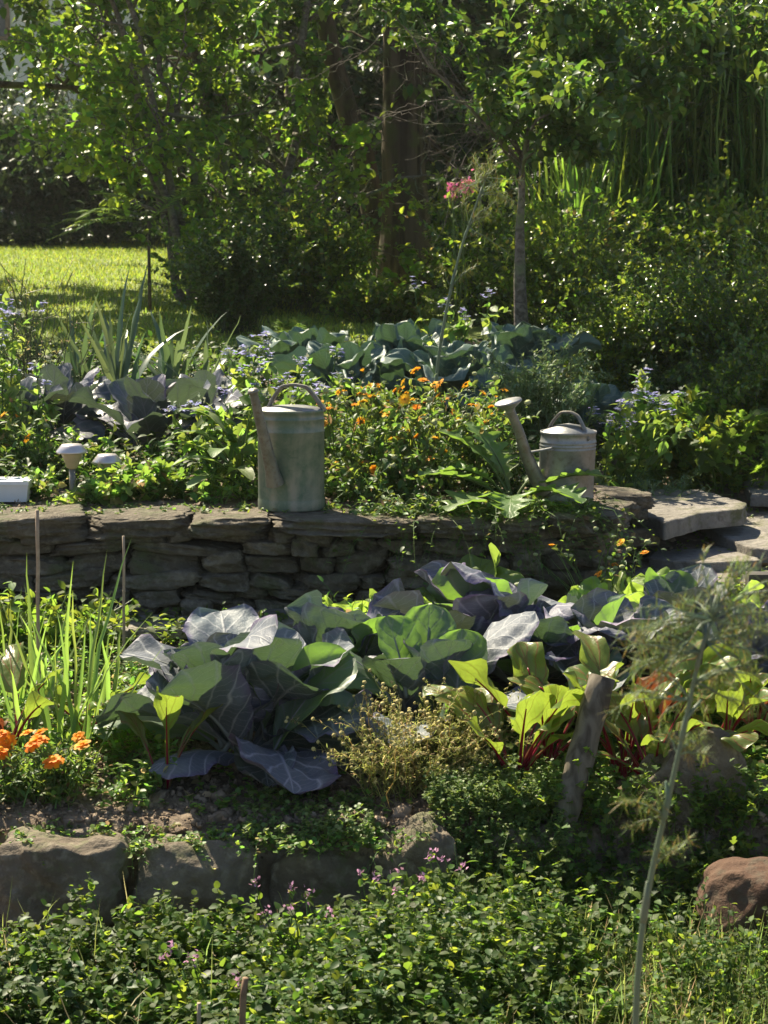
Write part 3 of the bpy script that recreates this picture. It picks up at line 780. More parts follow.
# ------------------------------------------------------------------ broad leaves
def broad(L, W, az, el, bend=1.2, cup=.35, ruf=.12, base=(0, 0, 0), shape='round', nu=22, nv=12, seed=0, pet=.12, twist=0., puck=.02, nlat=6., fold=0., curl=0., crink=.06, outl=.03):
    """grid leaf. el: starting elevation (rad); bend: how much the direction drops over the length"""
    g = np.random.default_rng(abs(seed))
    u = np.linspace(0, 1, nu); v = np.linspace(-1, 1, nv * 2 + 1)
    th = el - bend * u ** 1.25
    du = L / (nu - 1)
    hx = np.concatenate([[0], np.cumsum(np.cos(th[:-1]) * du)]); hz = np.concatenate([[0], np.cumsum(np.sin(th[:-1]) * du)])
    s = np.clip((u - pet) / (1 - pet), 0, 1)
    if shape == 'round': w = (s ** .55) * (1 - s ** 3.2) ** .55 * 1.02 + .0
    elif shape == 'long': w = (s ** .7) * (1 - s ** 2.0) ** .8 * 1.35
    elif shape == 'lobed': w = (s ** .6) * (1 - s ** 2) ** .7 * (1.0 + .55 * np.sin(s * 34)) * 1.05
    elif shape == 'fan': w = s ** 1.0 * (1 - s ** 6) ** .5
    po = g.uniform(0, 6.28, 4)
    w = w * (1 + outl * (np.sin(u * 21 + po[0]) + .6 * np.sin(u * 37 + po[1]) + .4 * np.sin(u * 61 + po[2])))
    w = w * W / 2 + .006
    ct, st = np.cos(az), np.sin(az)
    fwd = np.array([ct, st, 0]); side0 = np.array([-st, ct, 0])
    mid = fwd[None] * hx[:, None] + UP * hz[:, None]
    T = fwd[None] * np.cos(th)[:, None] + UP * np.sin(th)[:, None]
    Nn = np.cross(T, side0[None]) * -1
    Nn = np.cross(side0[None], T); Nn = np.where(Nn[:, 2:3] < -2, -Nn, Nn) * -1
    # rotate side about T by twist*u
    tw = twist * u
    side = side0[None] * np.cos(tw)[:, None] + Nn * np.sin(tw)[:, None]; nor = Nn * np.cos(tw)[:, None] - side0[None] * np.sin(tw)[:, None]
    av = np.abs(v)
    ph1, ph2, ph3 = g.uniform(0, 6.28, 3)
    W2 = w[:, None]
    ang = cup * av ** 1.3
    xs_ = W2 * v[None] * np.cos(ang * .9)
    zs = W2 * av[None] * np.sin(ang)
    sgn = np.sign(v)
    ruff = ruf * W2 * av[None] ** 2.5 * (np.sin(u[:, None] * 17 + ph1 + sgn * ph2) * .6 + np.sin(u[:, None] * 31 + ph3 * sgn) * .35)
    lat = np.abs(((u[:, None] * nlat - 1.7 * av[None] ** .85) % 1) - .5)
    pk = puck * W * (lat - .25) * (av[None] * (1.1 - av[None]) * 3.5) * (W2 / (W / 2))
    und = ruf * .35 * W2 * np.sin(u[:, None] * 6 + v[None] * 3 + ph2) * av[None]
    edge_curl = -curl * W2 * np.clip(av[None] - .6, 0, 1) ** 2 * 4
    tipc = -curl * L * .6 * np.clip(u[:, None] - .8, 0, 1) ** 2 * 6
    q3 = np.stack(np.broadcast_arrays(u[:, None] * 1., v[None] * .6 * (W / L), 0. * u[:, None]), -1).reshape(-1, 3) + [ph1, ph2, ph3]
    crk = (noise3(q3, 9., 71) * .6 + noise3(q3, 20., 72) * .4).reshape(nu, -1) * crink * W * (W2 / (W / 2)) * (.3 + av[None])
    zs = zs + crk
    zs = zs + ruff + pk + und + edge_curl + tipc
    P = mid[:, None] + side[:, None] * xs_[..., None] + nor[:, None] * zs[..., None] + np.array(base)
    m_ = len(v)
    i = np.arange(nu * m_).reshape(nu, m_)
    F = np.stack([i[:-1, :-1], i[:-1, 1:], i[1:, 1:], i[1:, :-1]], -1).reshape(-1, 4)
    uv = np.stack(np.broadcast_arrays(u[:, None], (v[None] + 1) / 2), -1).reshape(-1, 2)
    return P.reshape(-1, 3), F, uv, mid + np.array(base)

def leafy(name, label, cat, px, Y, leaves, group=None, head=None, x=None, zoff=0., rib=None):
    if rib is None and head is not None: rib = ('cabrib', .0065)
    """leaves: list of dict(mat, L,W,az,el,...) each its own part"""
    c = at(px, Y); c[2] += zoff
    t = thing(name, label, cat, c, group)
    for q, d_ in enumerate(leaves):
        d_ = dict(d_); mat = d_.pop('mat'); dx = d_.pop('off', (0, 0, 0)); rr = d_.pop('rib', rib)
        P, F, uv, mid = broad(base=c + np.array(dx), **d_)
        mb = MB(); mb.add(P, F, 0, uv)
        o = mb.build('leaf', M[mat], t)
        if rr:
            rm, rad = rr
            k = max(4, int(len(mid) * .8))
            mr = MB(); tubes(mr, mid[:k] - [0, 0, .003], np.linspace(rad, rad * .25, k)[None], 7)
            ro = mr.build('stalk', M[rm], t); ro.parent = o
    if head:
        hm, hr, hz = head
        mh = MB()
        V, F = CG[17]; U = nrm(V); U = U * (1 + .05 * noise3(U, 3., 41)[:, None] + .03 * np.sin(np.arctan2(U[:, 1:2], U[:, 0:1]) * 5 + U[:, 2:3] * 3))
        uv = np.stack([(U[:, 2] + 1) / 2, np.arctan2(U[:, 1], U[:, 0]) / PI * .5 + .5], -1)
        mh.add(U * [hr, hr, hr * .95] + c + [0, 0, hz], F, 0, uv)
        mh.build('head', M[hm], t)
    return t

def cab_leaves(seed, n=14, size=1., mats=('cab', 'cabg', 'cabp'), pr=(.5, .3, .2), azc=None, openr=(.25, 1.15), bend=(.5, 1.5), shape='round', ruf=.14, cup=(.2, .6), curl=(.0, .25), Lr=(.26, .38), wr=(.85, 1.1), crink=.05, jit=.03):
    g = np.random.default_rng(seed); out = []
    for q in range(n):
        k = q / (n - 1)                       # 0 outer, 1 inner
        az = q * 2.39996 + g.uniform(-.25, .25)
        L = (Lr[1] * (1 - k) + Lr[0] * k) * size * g.uniform(.88, 1.1)
        out.append(dict(mat=g.choice(mats, p=pr), L=L, W=L * g.uniform(*wr), az=az,
                        el=openr[0] + (openr[1] - openr[0]) * (k ** .8) + g.uniform(-.12, .12),
                        bend=bend[1] * (1 - k) * g.uniform(.6, 1.2) + bend[0] * k, cup=g.uniform(*cup), ruf=ruf * g.uniform(.6, 1.3),
                        seed=int(g.integers(1e6)), twist=g.uniform(-.7, .7), curl=g.uniform(*curl), puck=.04, crink=crink, outl=.05, off=(g.uniform(-jit, jit), g.uniform(-jit, jit), .02 + .05 * k)))
    return out
D2R = PI / 180
# left cabbage, leaves spread low
lv = cab_leaves(5, 20, 1.05, pr=(.80, .06, .14), openr=(.45, 1.45), bend=(.5, 1.2), ruf=.2, jit=.07)
# (azimuth: -90 is towards the camera, 0 to the right, 90 away)
lv += [dict(mat='cab', L=.38, W=.20, az=-60 * D2R, el=1.3, bend=1.6, cup=.25, ruf=.12, seed=1, curl=.0, off=(-.06, -.05, .17), twist=.7),
       dict(mat='cab', L=.34, W=.30, az=170 * D2R, el=.95, bend=1.1, cup=.2, ruf=.2, seed=2, off=(-.04, -.02, .12)),
       dict(mat='cab', L=.36, W=.30, az=100 * D2R, el=1.1, bend=1.0, cup=.3, ruf=.2, seed=3, off=(-.04, 0, .12)),
       dict(mat='cabp', L=.30, W=.22, az=-140 * D2R, el=.5, bend=1.0, cup=-.35, ruf=.12, seed=4, off=(0, -.04, .02), crink=.04),
       dict(mat='cab', L=.25, W=.22, az=-80 * D2R, el=.6, bend=1.1, cup=.5, ruf=.3, seed=5, off=(.03, -.08, .0), crink=.04),
       dict(mat='cab', L=.25, W=.2, az=-50 * D2R, el=.45, bend=.9, cup=-.3, ruf=.2, seed=6, off=(.05, -.08, .0), crink=.04),
       dict(mat='cabg', L=.34, W=.27, az=15 * D2R, el=1.15, bend=.7, cup=.3, ruf=.1, seed=7, off=(.06, -.1, .03), twist=.6)]
leafy('red_cabbage', 'sprawling slate-purple cabbage with drooping leaves, next to the wall ledge slabs', 'cabbage', 248, 4.64, lv, 'cabbages in the lower bed', head=('cabp', .085, .19))
# middle back: big crinkled purple head
lv = cab_leaves(9, 18, 1.05, pr=(.4, .1, .5), openr=(.5, 1.5), bend=(.5, 1.2), Lr=(.28, .38), ruf=.2, jit=.06)
lv += [dict(mat='cabp', L=.40, W=.34, az=-150 * D2R, el=1.5, bend=1.3, cup=-.45, ruf=.2, seed=11, puck=.1, off=(.08, 0, .10), nlat=7),
       dict(mat='cabp', L=.34, W=.30, az=-30 * D2R, el=1.25, bend=1.5, cup=-.4, ruf=.2, seed=12, puck=.08, off=(.04, 0, .1)),
       dict(mat='cabp', L=.34, W=.24, az=200 * D2R, el=1.3, bend=1.3, cup=.6, ruf=.3, seed=13, off=(-.1, 0, .06))]
leafy('red_cabbage', 'tallest purple cabbage with a crinkled folded leaf on top', 'cabbage', 487, 5.14, lv, 'cabbages in the lower bed', head=('cabp', .10, .22))
# middle front: green backlit leaves
lv = [dict(mat='cabg', L=.24, W=.20, az=-100 * D2R + math.pi, el=1.35, bend=.25, cup=.2, ruf=.05, seed=21, off=(-.0, -.03, .12)),
      dict(mat='cabg', L=.23, W=.22, az=75 * D2R, el=1.35, bend=.3, cup=.25, ruf=.06, seed=22, off=(.075, -.1, .08)),
      dict(mat='cabg', L=.30, W=.27, az=170 * D2R, el=1.1, bend=1.2, cup=-.2, ruf=.12, seed=23, off=(-.08, -.08, .1), curl=.2),
      dict(mat='cabg', L=.22, W=.18, az=120 * D2R, el=1.3, bend=.5, cup=.4, ruf=.1, seed=24, off=(-.05, -.08, .13)),
      dict(mat='cab', L=.33, W=.30, az=20 * D2R, el=1.1, bend=.9, cup=-.3, ruf=.1, seed=25, off=(.06, -.05, .12), puck=.06),
      dict(mat='cabg', L=.32, W=.30, az=205 * D2R, el=.95, bend=1.0, cup=-.25, ruf=.12, seed=26, off=(-.1, -.1, .05), curl=.2),
      dict(mat='cabg', L=.29, W=.27, az=160 * D2R, el=1.1, bend=.8, cup=.2, ruf=.06, seed=27, off=(-.14, -.05, .0), twist=-.4),
      dict(mat='cab', L=.30, W=.26, az=-40 * D2R, el=.9, bend=1.2, cup=.2, ruf=.1, seed=28, off=(.05, -.1, .03)),
      dict(mat='cab', L=.30, W=.28, az=-100 * D2R, el=.8, bend=1.4, cup=.2, ruf=.15, seed=29, off=(-.02, -.1, .02))]
lv += cab_leaves(14, 12, .82, pr=(.6, .35, .05), openr=(.55, 1.4), bend=(.4, 1.2), ruf=.2, jit=.05)
leafy('green_cabbage', 'middle cabbage with round glowing green leaves facing the front', 'cabbage', 425, 4.82, lv, 'cabbages in the lower bed', head=('cabg', .07, .14))
lv = cab_leaves(23, 14, 1.0, pr=(.35, .1, .55), openr=(.5, 1.4), bend=(.4, 1.2), ruf=.2, jit=.05)
lv += [dict(mat='cabp', L=.30, W=.30, az=-110 * D2R, el=1.5, bend=1.7, cup=-.4, ruf=.12, seed=33, puck=.1, off=(0, -.02, .08), nlat=7),
       dict(mat='cabp', L=.26, W=.25, az=-20 * D2R, el=1.3, bend=1.6, cup=-.3, ruf=.15, seed=34, puck=.08, off=(.03, -.0, .08))]
leafy('red_cabbage', 'purple cabbage with a glossy ribbed leaf behind the stake top', 'cabbage', 612, 5.0, lv, 'cabbages in the lower bed', head=('cabp', .08, .15))
leafy('red_cabbage', 'grey-purple cabbage under the blurred fennel at the right edge', 'cabbage', 748, 4.95, cab_leaves(31, 14, 1.0, pr=(.5, .1, .4), openr=(.5, 1.4), bend=(.4, 1.2), ruf=.2, jit=.05), 'cabbages in the lower bed', head=('cabp', .08, .14))
leafy('red_cabbage', 'small purple cabbage between stake and fennel', 'cabbage', 680, 5.35, cab_leaves(37, 12, .85, pr=(.5, .2, .3), openr=(.5, 1.4), bend=(.4, 1.2), ruf=.2, jit=.05), 'cabbages in the lower bed', head=('cabp', .07, .12))
leafy('red_cabbage', 'slate-blue cabbage between the sprawling cabbage and the glowing green leaves', 'cabbage', 338, 5.0, cab_leaves(43, 15, .92, pr=(.8, .15, .05), openr=(.5, 1.4), bend=(.4, 1.2), ruf=.2, jit=.05), 'cabbages in the lower bed', head=('cab', .08, .14))
leafy('red_cabbage', 'slate-blue cabbage between the tallest purple one and the stake', 'cabbage', 548, 5.0, cab_leaves(47, 15, .85, pr=(.7, .1, .2), openr=(.5, 1.4), bend=(.4, 1.2), ruf=.2, jit=.05), 'cabbages in the lower bed', head=('cabp', .08, .14))
# upper bed brassicas
UPG = 'leafy brassicas in the upper bed'
for px, Y, sd, sz, lab in ((148, 7.15, 51, .98, 'dark purple kale with a broad lit leaf left of the green can'),
                           (208, 7.45, 52, .95, 'dark upright kale nearest to the green can'),
                           (58, 7.5, 53, .85, 'dark low kale behind the garden lamps'),
                           (18, 7.2, 54, .85, 'dark kale partly cut by the left picture edge')):
    leafy('dark_kale', lab, 'kale', px, Y, cab_leaves(sd, 12, sz, mats=('kaledark', 'cabp'), pr=(.75, .25), openr=(.75, 1.45), bend=(.4, 1.2), ruf=.25, Lr=(.28, .42), wr=(.5, .75), cup=(-.3, .5)), UPG)
for px, Y, sd, sz, lab in ((345, 8.1, 61, .95, 'blue-green kale right behind the green can handle'),
                           (405, 8.5, 62, 1., 'blue-green kale at the back behind the calendulas'),
                           (462, 8.1, 63, 1., 'blue-green kale left of the fruit tree trunk'),
                           (520, 8.5, 64, 1.05, 'blue-green kale in front of the fruit tree trunk'),
                           (575, 8.1, 65, .98, 'blue-green kale right of the trunk above the zinc can'),
                           (300, 8.6, 66, .9, 'blue-green kale by the pale fern'),
                           (510, 7.7, 67, .8, 'low blue-green kale behind the rose spout')):
    leafy('blue_kale', lab, 'kale', px, Y, cab_leaves(sd, 16, sz, mats=('kale',), pr=(1.,), openr=(.75, 1.45), bend=(.4, 1.3), Lr=(.26, .42), wr=(.55, .85), ruf=.4, cup=(-.4, .6), crink=.18), UPG)

# chard / beet plants
def chard(px, Y, seed, n, size, label, red=.15, el=(.9, 1.45), group='red-stemmed beets in the lower bed', mats=('chard', 'chardred'), W=.32, stalk='stem_red', name='beet_plant', cat='beet plant', bend=(.5, 1.3), rad=.0062, lsc=1.15, pet=.52):
    g = np.random.default_rng(seed); lv = []
    for q in range(n):
        L = size * g.uniform(.7, 1.1)
        lv.append(dict(mat=mats[1] if g.random() < red * .35 else mats[0], L=L * lsc, W=L * W * g.uniform(.8, 1.2), az=q * 2.4 + g.uniform(-.3, .3), el=g.uniform(*el), bend=g.uniform(*bend),
                       cup=g.uniform(-.2, .5), ruf=.5, crink=.24, outl=.09, seed=int(g.integers(1e6)), pet=pet, shape='round', nu=30, nv=8, twist=g.uniform(-.6, .6), puck=.05, nlat=5, curl=g.uniform(0, .3),
                       off=(g.uniform(-.02, .02), g.uniform(-.02, .02), 0)))
    return leafy(name, label, cat, px, Y, lv, group, rib=(stalk, rad))
chard(163, 4.45, 1, 4, .27, 'thin young beet with red stems beside the sprawling cabbage', .0, (1.2, 1.5), W=.28, rad=.0035)
chard(512, 4.42, 2, 11, .30, 'beet with crimson stems left of the leaning stake', .1)
chard(542, 4.55, 3, 9, .32, 'beet with a big yellow-green leaf touching the stake', .15)
chard(622, 4.52, 4, 11, .34, 'beet with a rusty curled leaf above the stake top', .35)
chard(655, 4.42, 5, 11, .29, 'beet with crimson stems between stake and pointed boulder', .05)
chard(718, 4.55, 6, 11, .28, 'beet with orange-tinged leaves behind the pointed boulder', .3)
chard(760, 4.7, 7, 9, .29, 'beet partly cut by the right picture edge', .3)
chard(12, 4.65, 8, 7, .30, 'beet with yellowing leaves among the garlic', .3)
chard(92, 4.8, 9, 5, .20, 'low beet between the garlic and the sprawling cabbage', .15)
# bright salad leaves at the back of the lower bed
for q, (px, Y, sz, lab) in enumerate(((600, 5.65, .24, 'bright salad plant below the small calendula'), (645, 5.55, .26, 'bright salad plant in front of the lowest step'),
                                     (688, 5.5, .30, 'bright salad plant with one tall round leaf by the dark post'), (725, 5.45, .25, 'bright salad plant in front of the dark post'),
                                     (460, 5.75, .26, 'bright salad leaves peeping over the tallest cabbage'), (350, 5.6, .24, 'bright salad plant between the two cabbage groups'),
                                     (660, 5.2, .22, 'low bright salad plant among the cabbages'))):
    chard(px, Y, 70 + q, 8, sz, lab, 0, (.7, 1.4), 'bright salad plants along the back of the bed', ('lettuce', 'lettuce'), .62, 'stem_grey', 'salad_plant', 'salad plant', rad=.004, lsc=1., pet=.3)
# courgette / artichoke with jagged leaves around the zinc can
g = np.random.default_rng(8); lv = []
for az, el, L in ((165, 1.2, .36), (140, 1.35, .34), (110, 1.2, .3), (-15, .75, .36), (-50, .6, .34), (200, .7, .36), (-95, .5, .34), (30, 1.0, .3), (-130, .45, .36), (185, 1.0, .3)):
    lv.append(dict(mat='art', L=L, W=L * .5, az=az * D2R, el=el, bend=g.uniform(.8, 1.5), cup=.25, ruf=.12, seed=int(g.integers(1e6)), shape='lobed', nu=44, nv=7, pet=.3, puck=.03))
leafy('artichoke_plant', 'jagged green leaves spreading in front of the galvanised can', 'artichoke plant', 512, 6.2, lv, rib=('stem', .007))

# ------------------------------------------------------------------ herbs
def herb(name, label, cat, px, Y, h, spread, nst, leaf, lsize, per, lmat, smat='stem', group=None, wf=1., el=(45, 88), droop=.15, srad=.0025, seed=None,
         tipbias=.0, K=7, zoff=0., lmin=.12, ldroop=.35, parent=None, ret=False, base=None, branch=0, hv=.25, loc=None, sub=0.):
    g = np.random.default_rng(seed if seed is not None else abs(int(px * 7 + Y * 131)))
    c = at(px, Y) if loc is None else np.array(loc, float); c[2] += zoff
    t = parent or thing(name, label, cat, c, group)
    b = c + np.c_[g.normal(size=(nst, 2)) * spread * .18, np.zeros(nst)]
    d = np.c_[g.normal(size=(nst, 2)) * spread / max(h, .01) * .55, np.ones(nst)]
    L = h * g.uniform(1 - hv, 1 + hv * .3, nst) * np.linalg.norm(d, axis=1) ** .3
    P = paths(b, d, L, droop, K, .05, g)
    allP, allR = [P], [np.linspace(srad, srad * .35, K)[None].repeat(nst, 0)]
    if branch:
        i = g.integers(0, nst, nst * branch); s = g.integers(K // 3, K - 1, nst * branch)
        bb = P[i, s]; bd = nrm(P[i, s] - P[i, s - 1]) + g.normal(size=(len(i), 3)) * .6
        bd[:, 2] = np.abs(bd[:, 2])
        P2 = paths(bb, bd, L[i] * g.uniform(.2, .45, len(i)), droop, K, .05, g)
        allP.append(P2); allR.append(np.linspace(srad * .6, srad * .25, K)[None].repeat(len(i), 0))
    AP = np.concatenate(allP); AR = np.concatenate(allR)
    ms = MB(); tubes(ms, AP, AR, 4, cap=False); ms.build('stems', M[smat], t)
    N = len(AP) * per
    i = np.repeat(np.arange(len(AP)), per)
    u = lmin + (1 - lmin) * g.random(N) ** (1 / (1 + tipbias))
    f = u * (K - 1); k0 = np.minimum(f.astype(int), K - 2); fr = (f - k0)[:, None]
    pos = AP[i, k0] * (1 - fr) + AP[i, k0 + 1] * fr
    T = nrm(AP[i, k0 + 1] - AP[i, k0])
    d = nrm(T * .45 + g.normal(size=(N, 3)) * .75 + [0, 0, .15 - ldroop * .5])
    sz = lsize * g.uniform(.55, 1.15, N) * (1.1 - .45 * u)
    ml = MB(); scatter(ml, leaf, pos, d, sz, wf, g=g, roll=.7)
    ml.build('foliage', M[lmat], t)
    return t, AP[:, -1], nrm(AP[:, -1] - AP[:, -2]), g

# flower prototypes (mesh data shared)
def flower_mesh(name, npet, rad, pw, mats, rings=1, dome=.3, tilt=.15):
    mb = MB()
    for rg in range(rings):
        m_ = int(npet * (1 - .25 * rg)); rr = rad * (1 - .28 * rg)
        for q in range(m_):
            a = q / m_ * 2 * PI + rg * .3 + random.uniform(-.08, .08); lift = tilt + rg * .35 + random.uniform(-.12, .12)
            f = np.array([math.cos(a) * math.cos(lift), math.sin(a) * math.cos(lift), math.sin(lift)]); s = np.array([-math.sin(a), math.cos(a), 0])
            w = pw * rr; z0 = UP * .001 * rg
            V = [f * rr * .15 - s * w * .5, f * rr * .15 + s * w * .5, f * rr * .65 - s * w + UP * w * .15, f * rr * .65 + s * w + UP * w * .15, f * rr - s * w * .5 - UP * w * .2, f * rr + s * w * .5 - UP * w * .2]
            mb.add(np.array(V) + z0, np.array([(0, 1, 3, 2), (2, 3, 5, 4)]), 0)
    V, F = CG[5]; U = nrm(V); mb.add(U * [rad * .3, rad * .3, rad * .3 * dome] + [0, 0, rad * .08], F, 1)
    mb.add(nrm(V) * [rad * .3, rad * .3, rad * .22] - [0, 0, rad * .15], F, 2)
    o = mb.build(name, [M[m] for m in mats]); me = o.data
    bpy.data.objects.remove(o); return me
def ball_mesh(name, rad, mat, sq=1., bumpy=0.):
    mb = MB(); V, F = CG[9]; U = nrm(V)
    if bumpy: U = U * (1 + bumpy * noise3(U, 9., 51)[:, None])
    mb.add(U * rad * [1, 1, sq], F); o = mb.build(name, M[mat]); me = o.data; bpy.data.objects.remove(o); return me
M['yellow'] = leafmat('yellow_petal', (.88, .50, .03), (.95, .6, .05), .35, .6, .2, var=.12, hue=.012)
FM = {'calen': [flower_mesh('calendula_flower', n_, r_, .17, (m_, 'disc', 'calen'), k_, .3, t_) for n_, r_, m_, k_, t_ in ((17, .021, 'orange', 2, .15), (14, .020, 'orange', 1, -.25), (19, .017, 'orange', 3, .5), (15, .020, 'yellow', 2, .1), (16, .013, 'yellow', 2, .9))],
      'marig': [flower_mesh('marigold_flower', n_, r_, .36, (m_, 'orange', 'calen'), k_, 1.2, t_) for n_, r_, m_, k_, t_ in ((9, .027, 'marig', 4, -.15), (8, .024, 'marig', 3, .1), (7, .022, 'orange', 4, .2))],
      'cham': ball_mesh('flower_head', .0048, 'chamhead', .8, .2),
      'seed': ball_mesh('seed_head', .0105, 'seed', .75, .3)}
def put_parts(t, pname, me, pos, dirs, scale, g):
    base = np.array(world_loc(t)); mes = me if isinstance(me, list) else [me]
    for p_, d_, s in zip(pos, dirs, scale):
        o = bpy.data.objects.new(pname, mes[int(g.integers(len(mes)))]); C.objects.link(o); o.parent = t
        o.location = tuple(p_ - base); o.rotation_mode = 'QUATERNION'
        o.rotation_quaternion = Vector(tuple(d_)).to_track_quat('Z', 'Y'); o.scale = (s, s, s)
def borage_flowers(t, tips, dirs, g, n=9, petal='blue', r=.012, spread=.026):
    for tp, dr in zip(tips, dirs):
        mb = MB(); pos = tp + g.normal(size=(n, 3)) * spread * .6
        sel = (np.arange(n) % 2) == 0
        for q in range(5):
            a = q / 5 * 2 * PI + np.arange(n) * .7
            d = np.stack([np.cos(a), np.sin(a), np.full(n, .1)], -1) + g.normal(size=(n, 3)) * .2
            scatter(mb, RHOMB, pos[sel], d[sel], r * 1.3, 1.2, 0, g=g, roll=.3)
        for rep_ in range(2):
            scatter(mb, RHOMB, pos[~sel], g.normal(size=((~sel).sum(), 3)) + [0, 0, .3], r * 1.2, 1.4, 1, g=g)
        mb.build('flower_head', [M[petal], M['bud']], t)

# calendulas
SUNW = np.array([-.35, .1, 1.])
CG_ = 'orange calendulas on the upper bed'
for px, Y, h, sp, ns, nf, nsd, lab in ((362, 6.55, .40, .26, 46, 26, 12, 'dense orange calendula bush touching the green can'),
                                  (425, 6.6, .45, .30, 52, 34, 18, 'tallest orange calendula bush in the middle of the wall bed'),
                                  (478, 6.5, .36, .24, 38, 16, 10, 'thinner orange calendula bush by the jagged leaves'),
                                  (28, 6.75, .32, .2, 26, 7, 2, 'small orange calendula behind the white trough'),
                                  (395, 6.3, .24, .3, 40, 7, 5, 'low calendula hanging over the wall edge')):
    t, tips, dirs, g = herb('calendula', lab, 'calendula', px, Y, h, sp, ns, OVATE, .045, 12, 'calen', group=CG_, wf=.75, el=(40, 88), branch=1, tipbias=.2, hv=.35)
    order = np.argsort(-tips[:, 2]); idx = g.permutation(order[:int(len(order) * .75)])
    a = idx[:nf]; put_parts(t, 'flower', FM['calen'], tips[a] + [0, 0, .004], nrm(SUNW + g.normal(size=(len(a), 3)) * .45), g.uniform(.75, 1.15, len(a)), g)
    a = idx[nf:nf + nsd]; put_parts(t, 'seed_head', FM['seed'], tips[a], nrm(UP + g.normal(size=(len(a), 3)) * .3), g.uniform(.7, 1.15, len(a)), g)
t, tips, dirs, g = herb('calendula', 'straggly calendula with seed heads in front of the steps', 'calendula', 606, 5.85, .30, .18, 20, OVATE, .035, 7, 'calen', 'stem', 'orange calendulas on the upper bed', .6, branch=1)
idx = g.permutation(np.argsort(-tips[:, 2])[:32])
put_parts(t, 'flower', FM['calen'], tips[idx[:7]], nrm(SUNW + g.normal(size=(7, 3)) * .4), g.uniform(.6, .9, 7), g)
put_parts(t, 'seed_head', FM['seed'], tips[idx[7:24]], np.tile(UP, (17, 1)), g.uniform(.5, 1., 17), g)
# marigolds
for px, Y, h, sp, nf, lab in ((20, 4.38, .17, .20, 7, 'orange marigold clump at the left edge above the large boulder'), (62, 4.36, .18, .10, 5, 'orange marigold clump beside the garlic leaves')):
    t, tips, dirs, g = herb('marigold', lab, 'marigold', px, Y, h, sp, 40, NARROW, .03, 22, 'calen', group='orange marigolds at the bed corner', wf=1.5)
    a = np.argsort(-tips[:, 2])[:nf * 2:2]
    put_parts(t, 'flower', FM['marig'], tips[a] + [0, -.01, .006], nrm(UP + [-.1, -.25, 0] + g.normal(size=(len(a), 3)) * .25), g.uniform(.8, 1.1, len(a)), g)
# chamomile
for px, Y, h, sp, lab in ((402, 4.42, .26, .22, 'straw-coloured chamomile going to seed above the angular boulder'), (445, 4.5, .22, .18, 'greener chamomile clump beside the crimson beet stems')):
    t, tips, dirs, g = herb('chamomile', lab, 'chamomile', px, Y, h, sp, 90, NARROW, .018, 16, 'chamleaf', 'chamleaf', 'faded chamomile in the lower bed', wf=.8, srad=.0011, branch=2, droop=.1, hv=.45)
    order = np.argsort(-tips[:, 2] + g.normal(size=len(tips)) * .03)
    put_parts(t, 'flower_head', FM['cham'], tips[order[:100]], dirs[order[:100]], g.uniform(.7, 1.15, 100), g)
    mh = MB(); V, F = CG[5]; U = nrm(V); tp = tips[order[100:]]; n = len(tp)
    s = g.uniform(.003, .0045, n)
    mh.add((U[None] * s[:, None, None] + tp[:, None]).reshape(-1, 3), (F[None] + (np.arange(n) * len(V))[:, None, None]).reshape(-1, 4)); mh.build('lower_flower_heads', M['chamhead'], t, kind='stuff')
# borage
BG = 'borage plants with pale blue flowers'
for px, Y, h, sp, ns, lab in ((222, 6.5, .42, .20, 11, 'borage with big lit leaves touching the green can spout'), (242, 6.75, .58, .12, 6, 'tall borage spike above the can spout'),
                              (4, 6.9, .72, .14, 9, 'tall borage with hairy blue flower heads at left edge'), (30, 7.1, .5, .08, 5, 'borage beside the tall one near the left edge'),
                              (318, 6.95, .54, .16, 8, 'borage flowering behind the green can handle'),
                              (622, 7.25, .5, .22, 13, 'borage nearest to the galvanised can'), (652, 7.45, .36, .24, 12, 'borage between the zinc can and the box bushes'), (462, 8.2, .62, .1, 4, 'tall single borage before the fruit tree')):
    t, tips, dirs, g = herb('borage', lab, 'borage', px, Y, h, sp, ns, OVATE, .075, 12, 'borage', 'stem', BG, wf=.95, srad=.004, branch=1, hv=.3)
    a = np.argsort(-tips[:, 2])[:max(4, ns)]
    borage_flowers(t, tips[a], dirs[a], g, 12)
c = at(215, 6.42)
lv = [dict(mat='bore_l', L=.20, W=.07, az=a_ * D2R, el=e_, bend=1.2, cup=.2, ruf=.1, seed=int(a_), shape='long', nu=16, nv=5, pet=.1, off=(.02, 0, z_)) for a_, e_, z_ in
      ((180, .8, .16), (200, .6, .10), (160, .9, .22), (230, .5, .05), (-60, .5, .08), (260, .6, .14), (190, .5, .02), (150, .7, .12))]
leafy('comfrey_plant', 'broad pale drooping leaves left of the green can', 'comfrey plant', 222, 6.40, lv, rib=('stem', .003))

# small plants along the wall top
WG = 'small leafy plants along the wall top'
for px, Y, h, lab, lf, ls in ((38, 6.38, .15, 'small leafy plant between trough and taller lamp', OVATE, .04), (92, 6.26, .09, 'bright low plant at the foot of the lamps', LOBED, .045),
                      (125, 6.32, .13, 'bright lobed plant right of the lower lamp', LOBED, .055), (155, 6.36, .15, 'pale lobed plant furthest right of the lamps', LOBED, .06),
                      (210, 6.3, .10, 'low bright sprouts at the foot of the borage', OVATE, .035), (248, 6.35, .10, 'tiny sprouts tucked beside the spout', OVATE, .03),
                      (345, 6.3, .14, 'small plant at the right foot of the green can', OVATE, .035), (60, 6.75, .22, 'bushy herb behind the taller lamp', OVATE, .05),
                      (100, 6.8, .18, 'dark bushy herb behind the lower lamp', OVATE, .045)):
    herb('leafy_plant', lab, 'plant', px, Y, h, .12, 18, lf, ls, 10, 'weed', group=WG, srad=.0018)
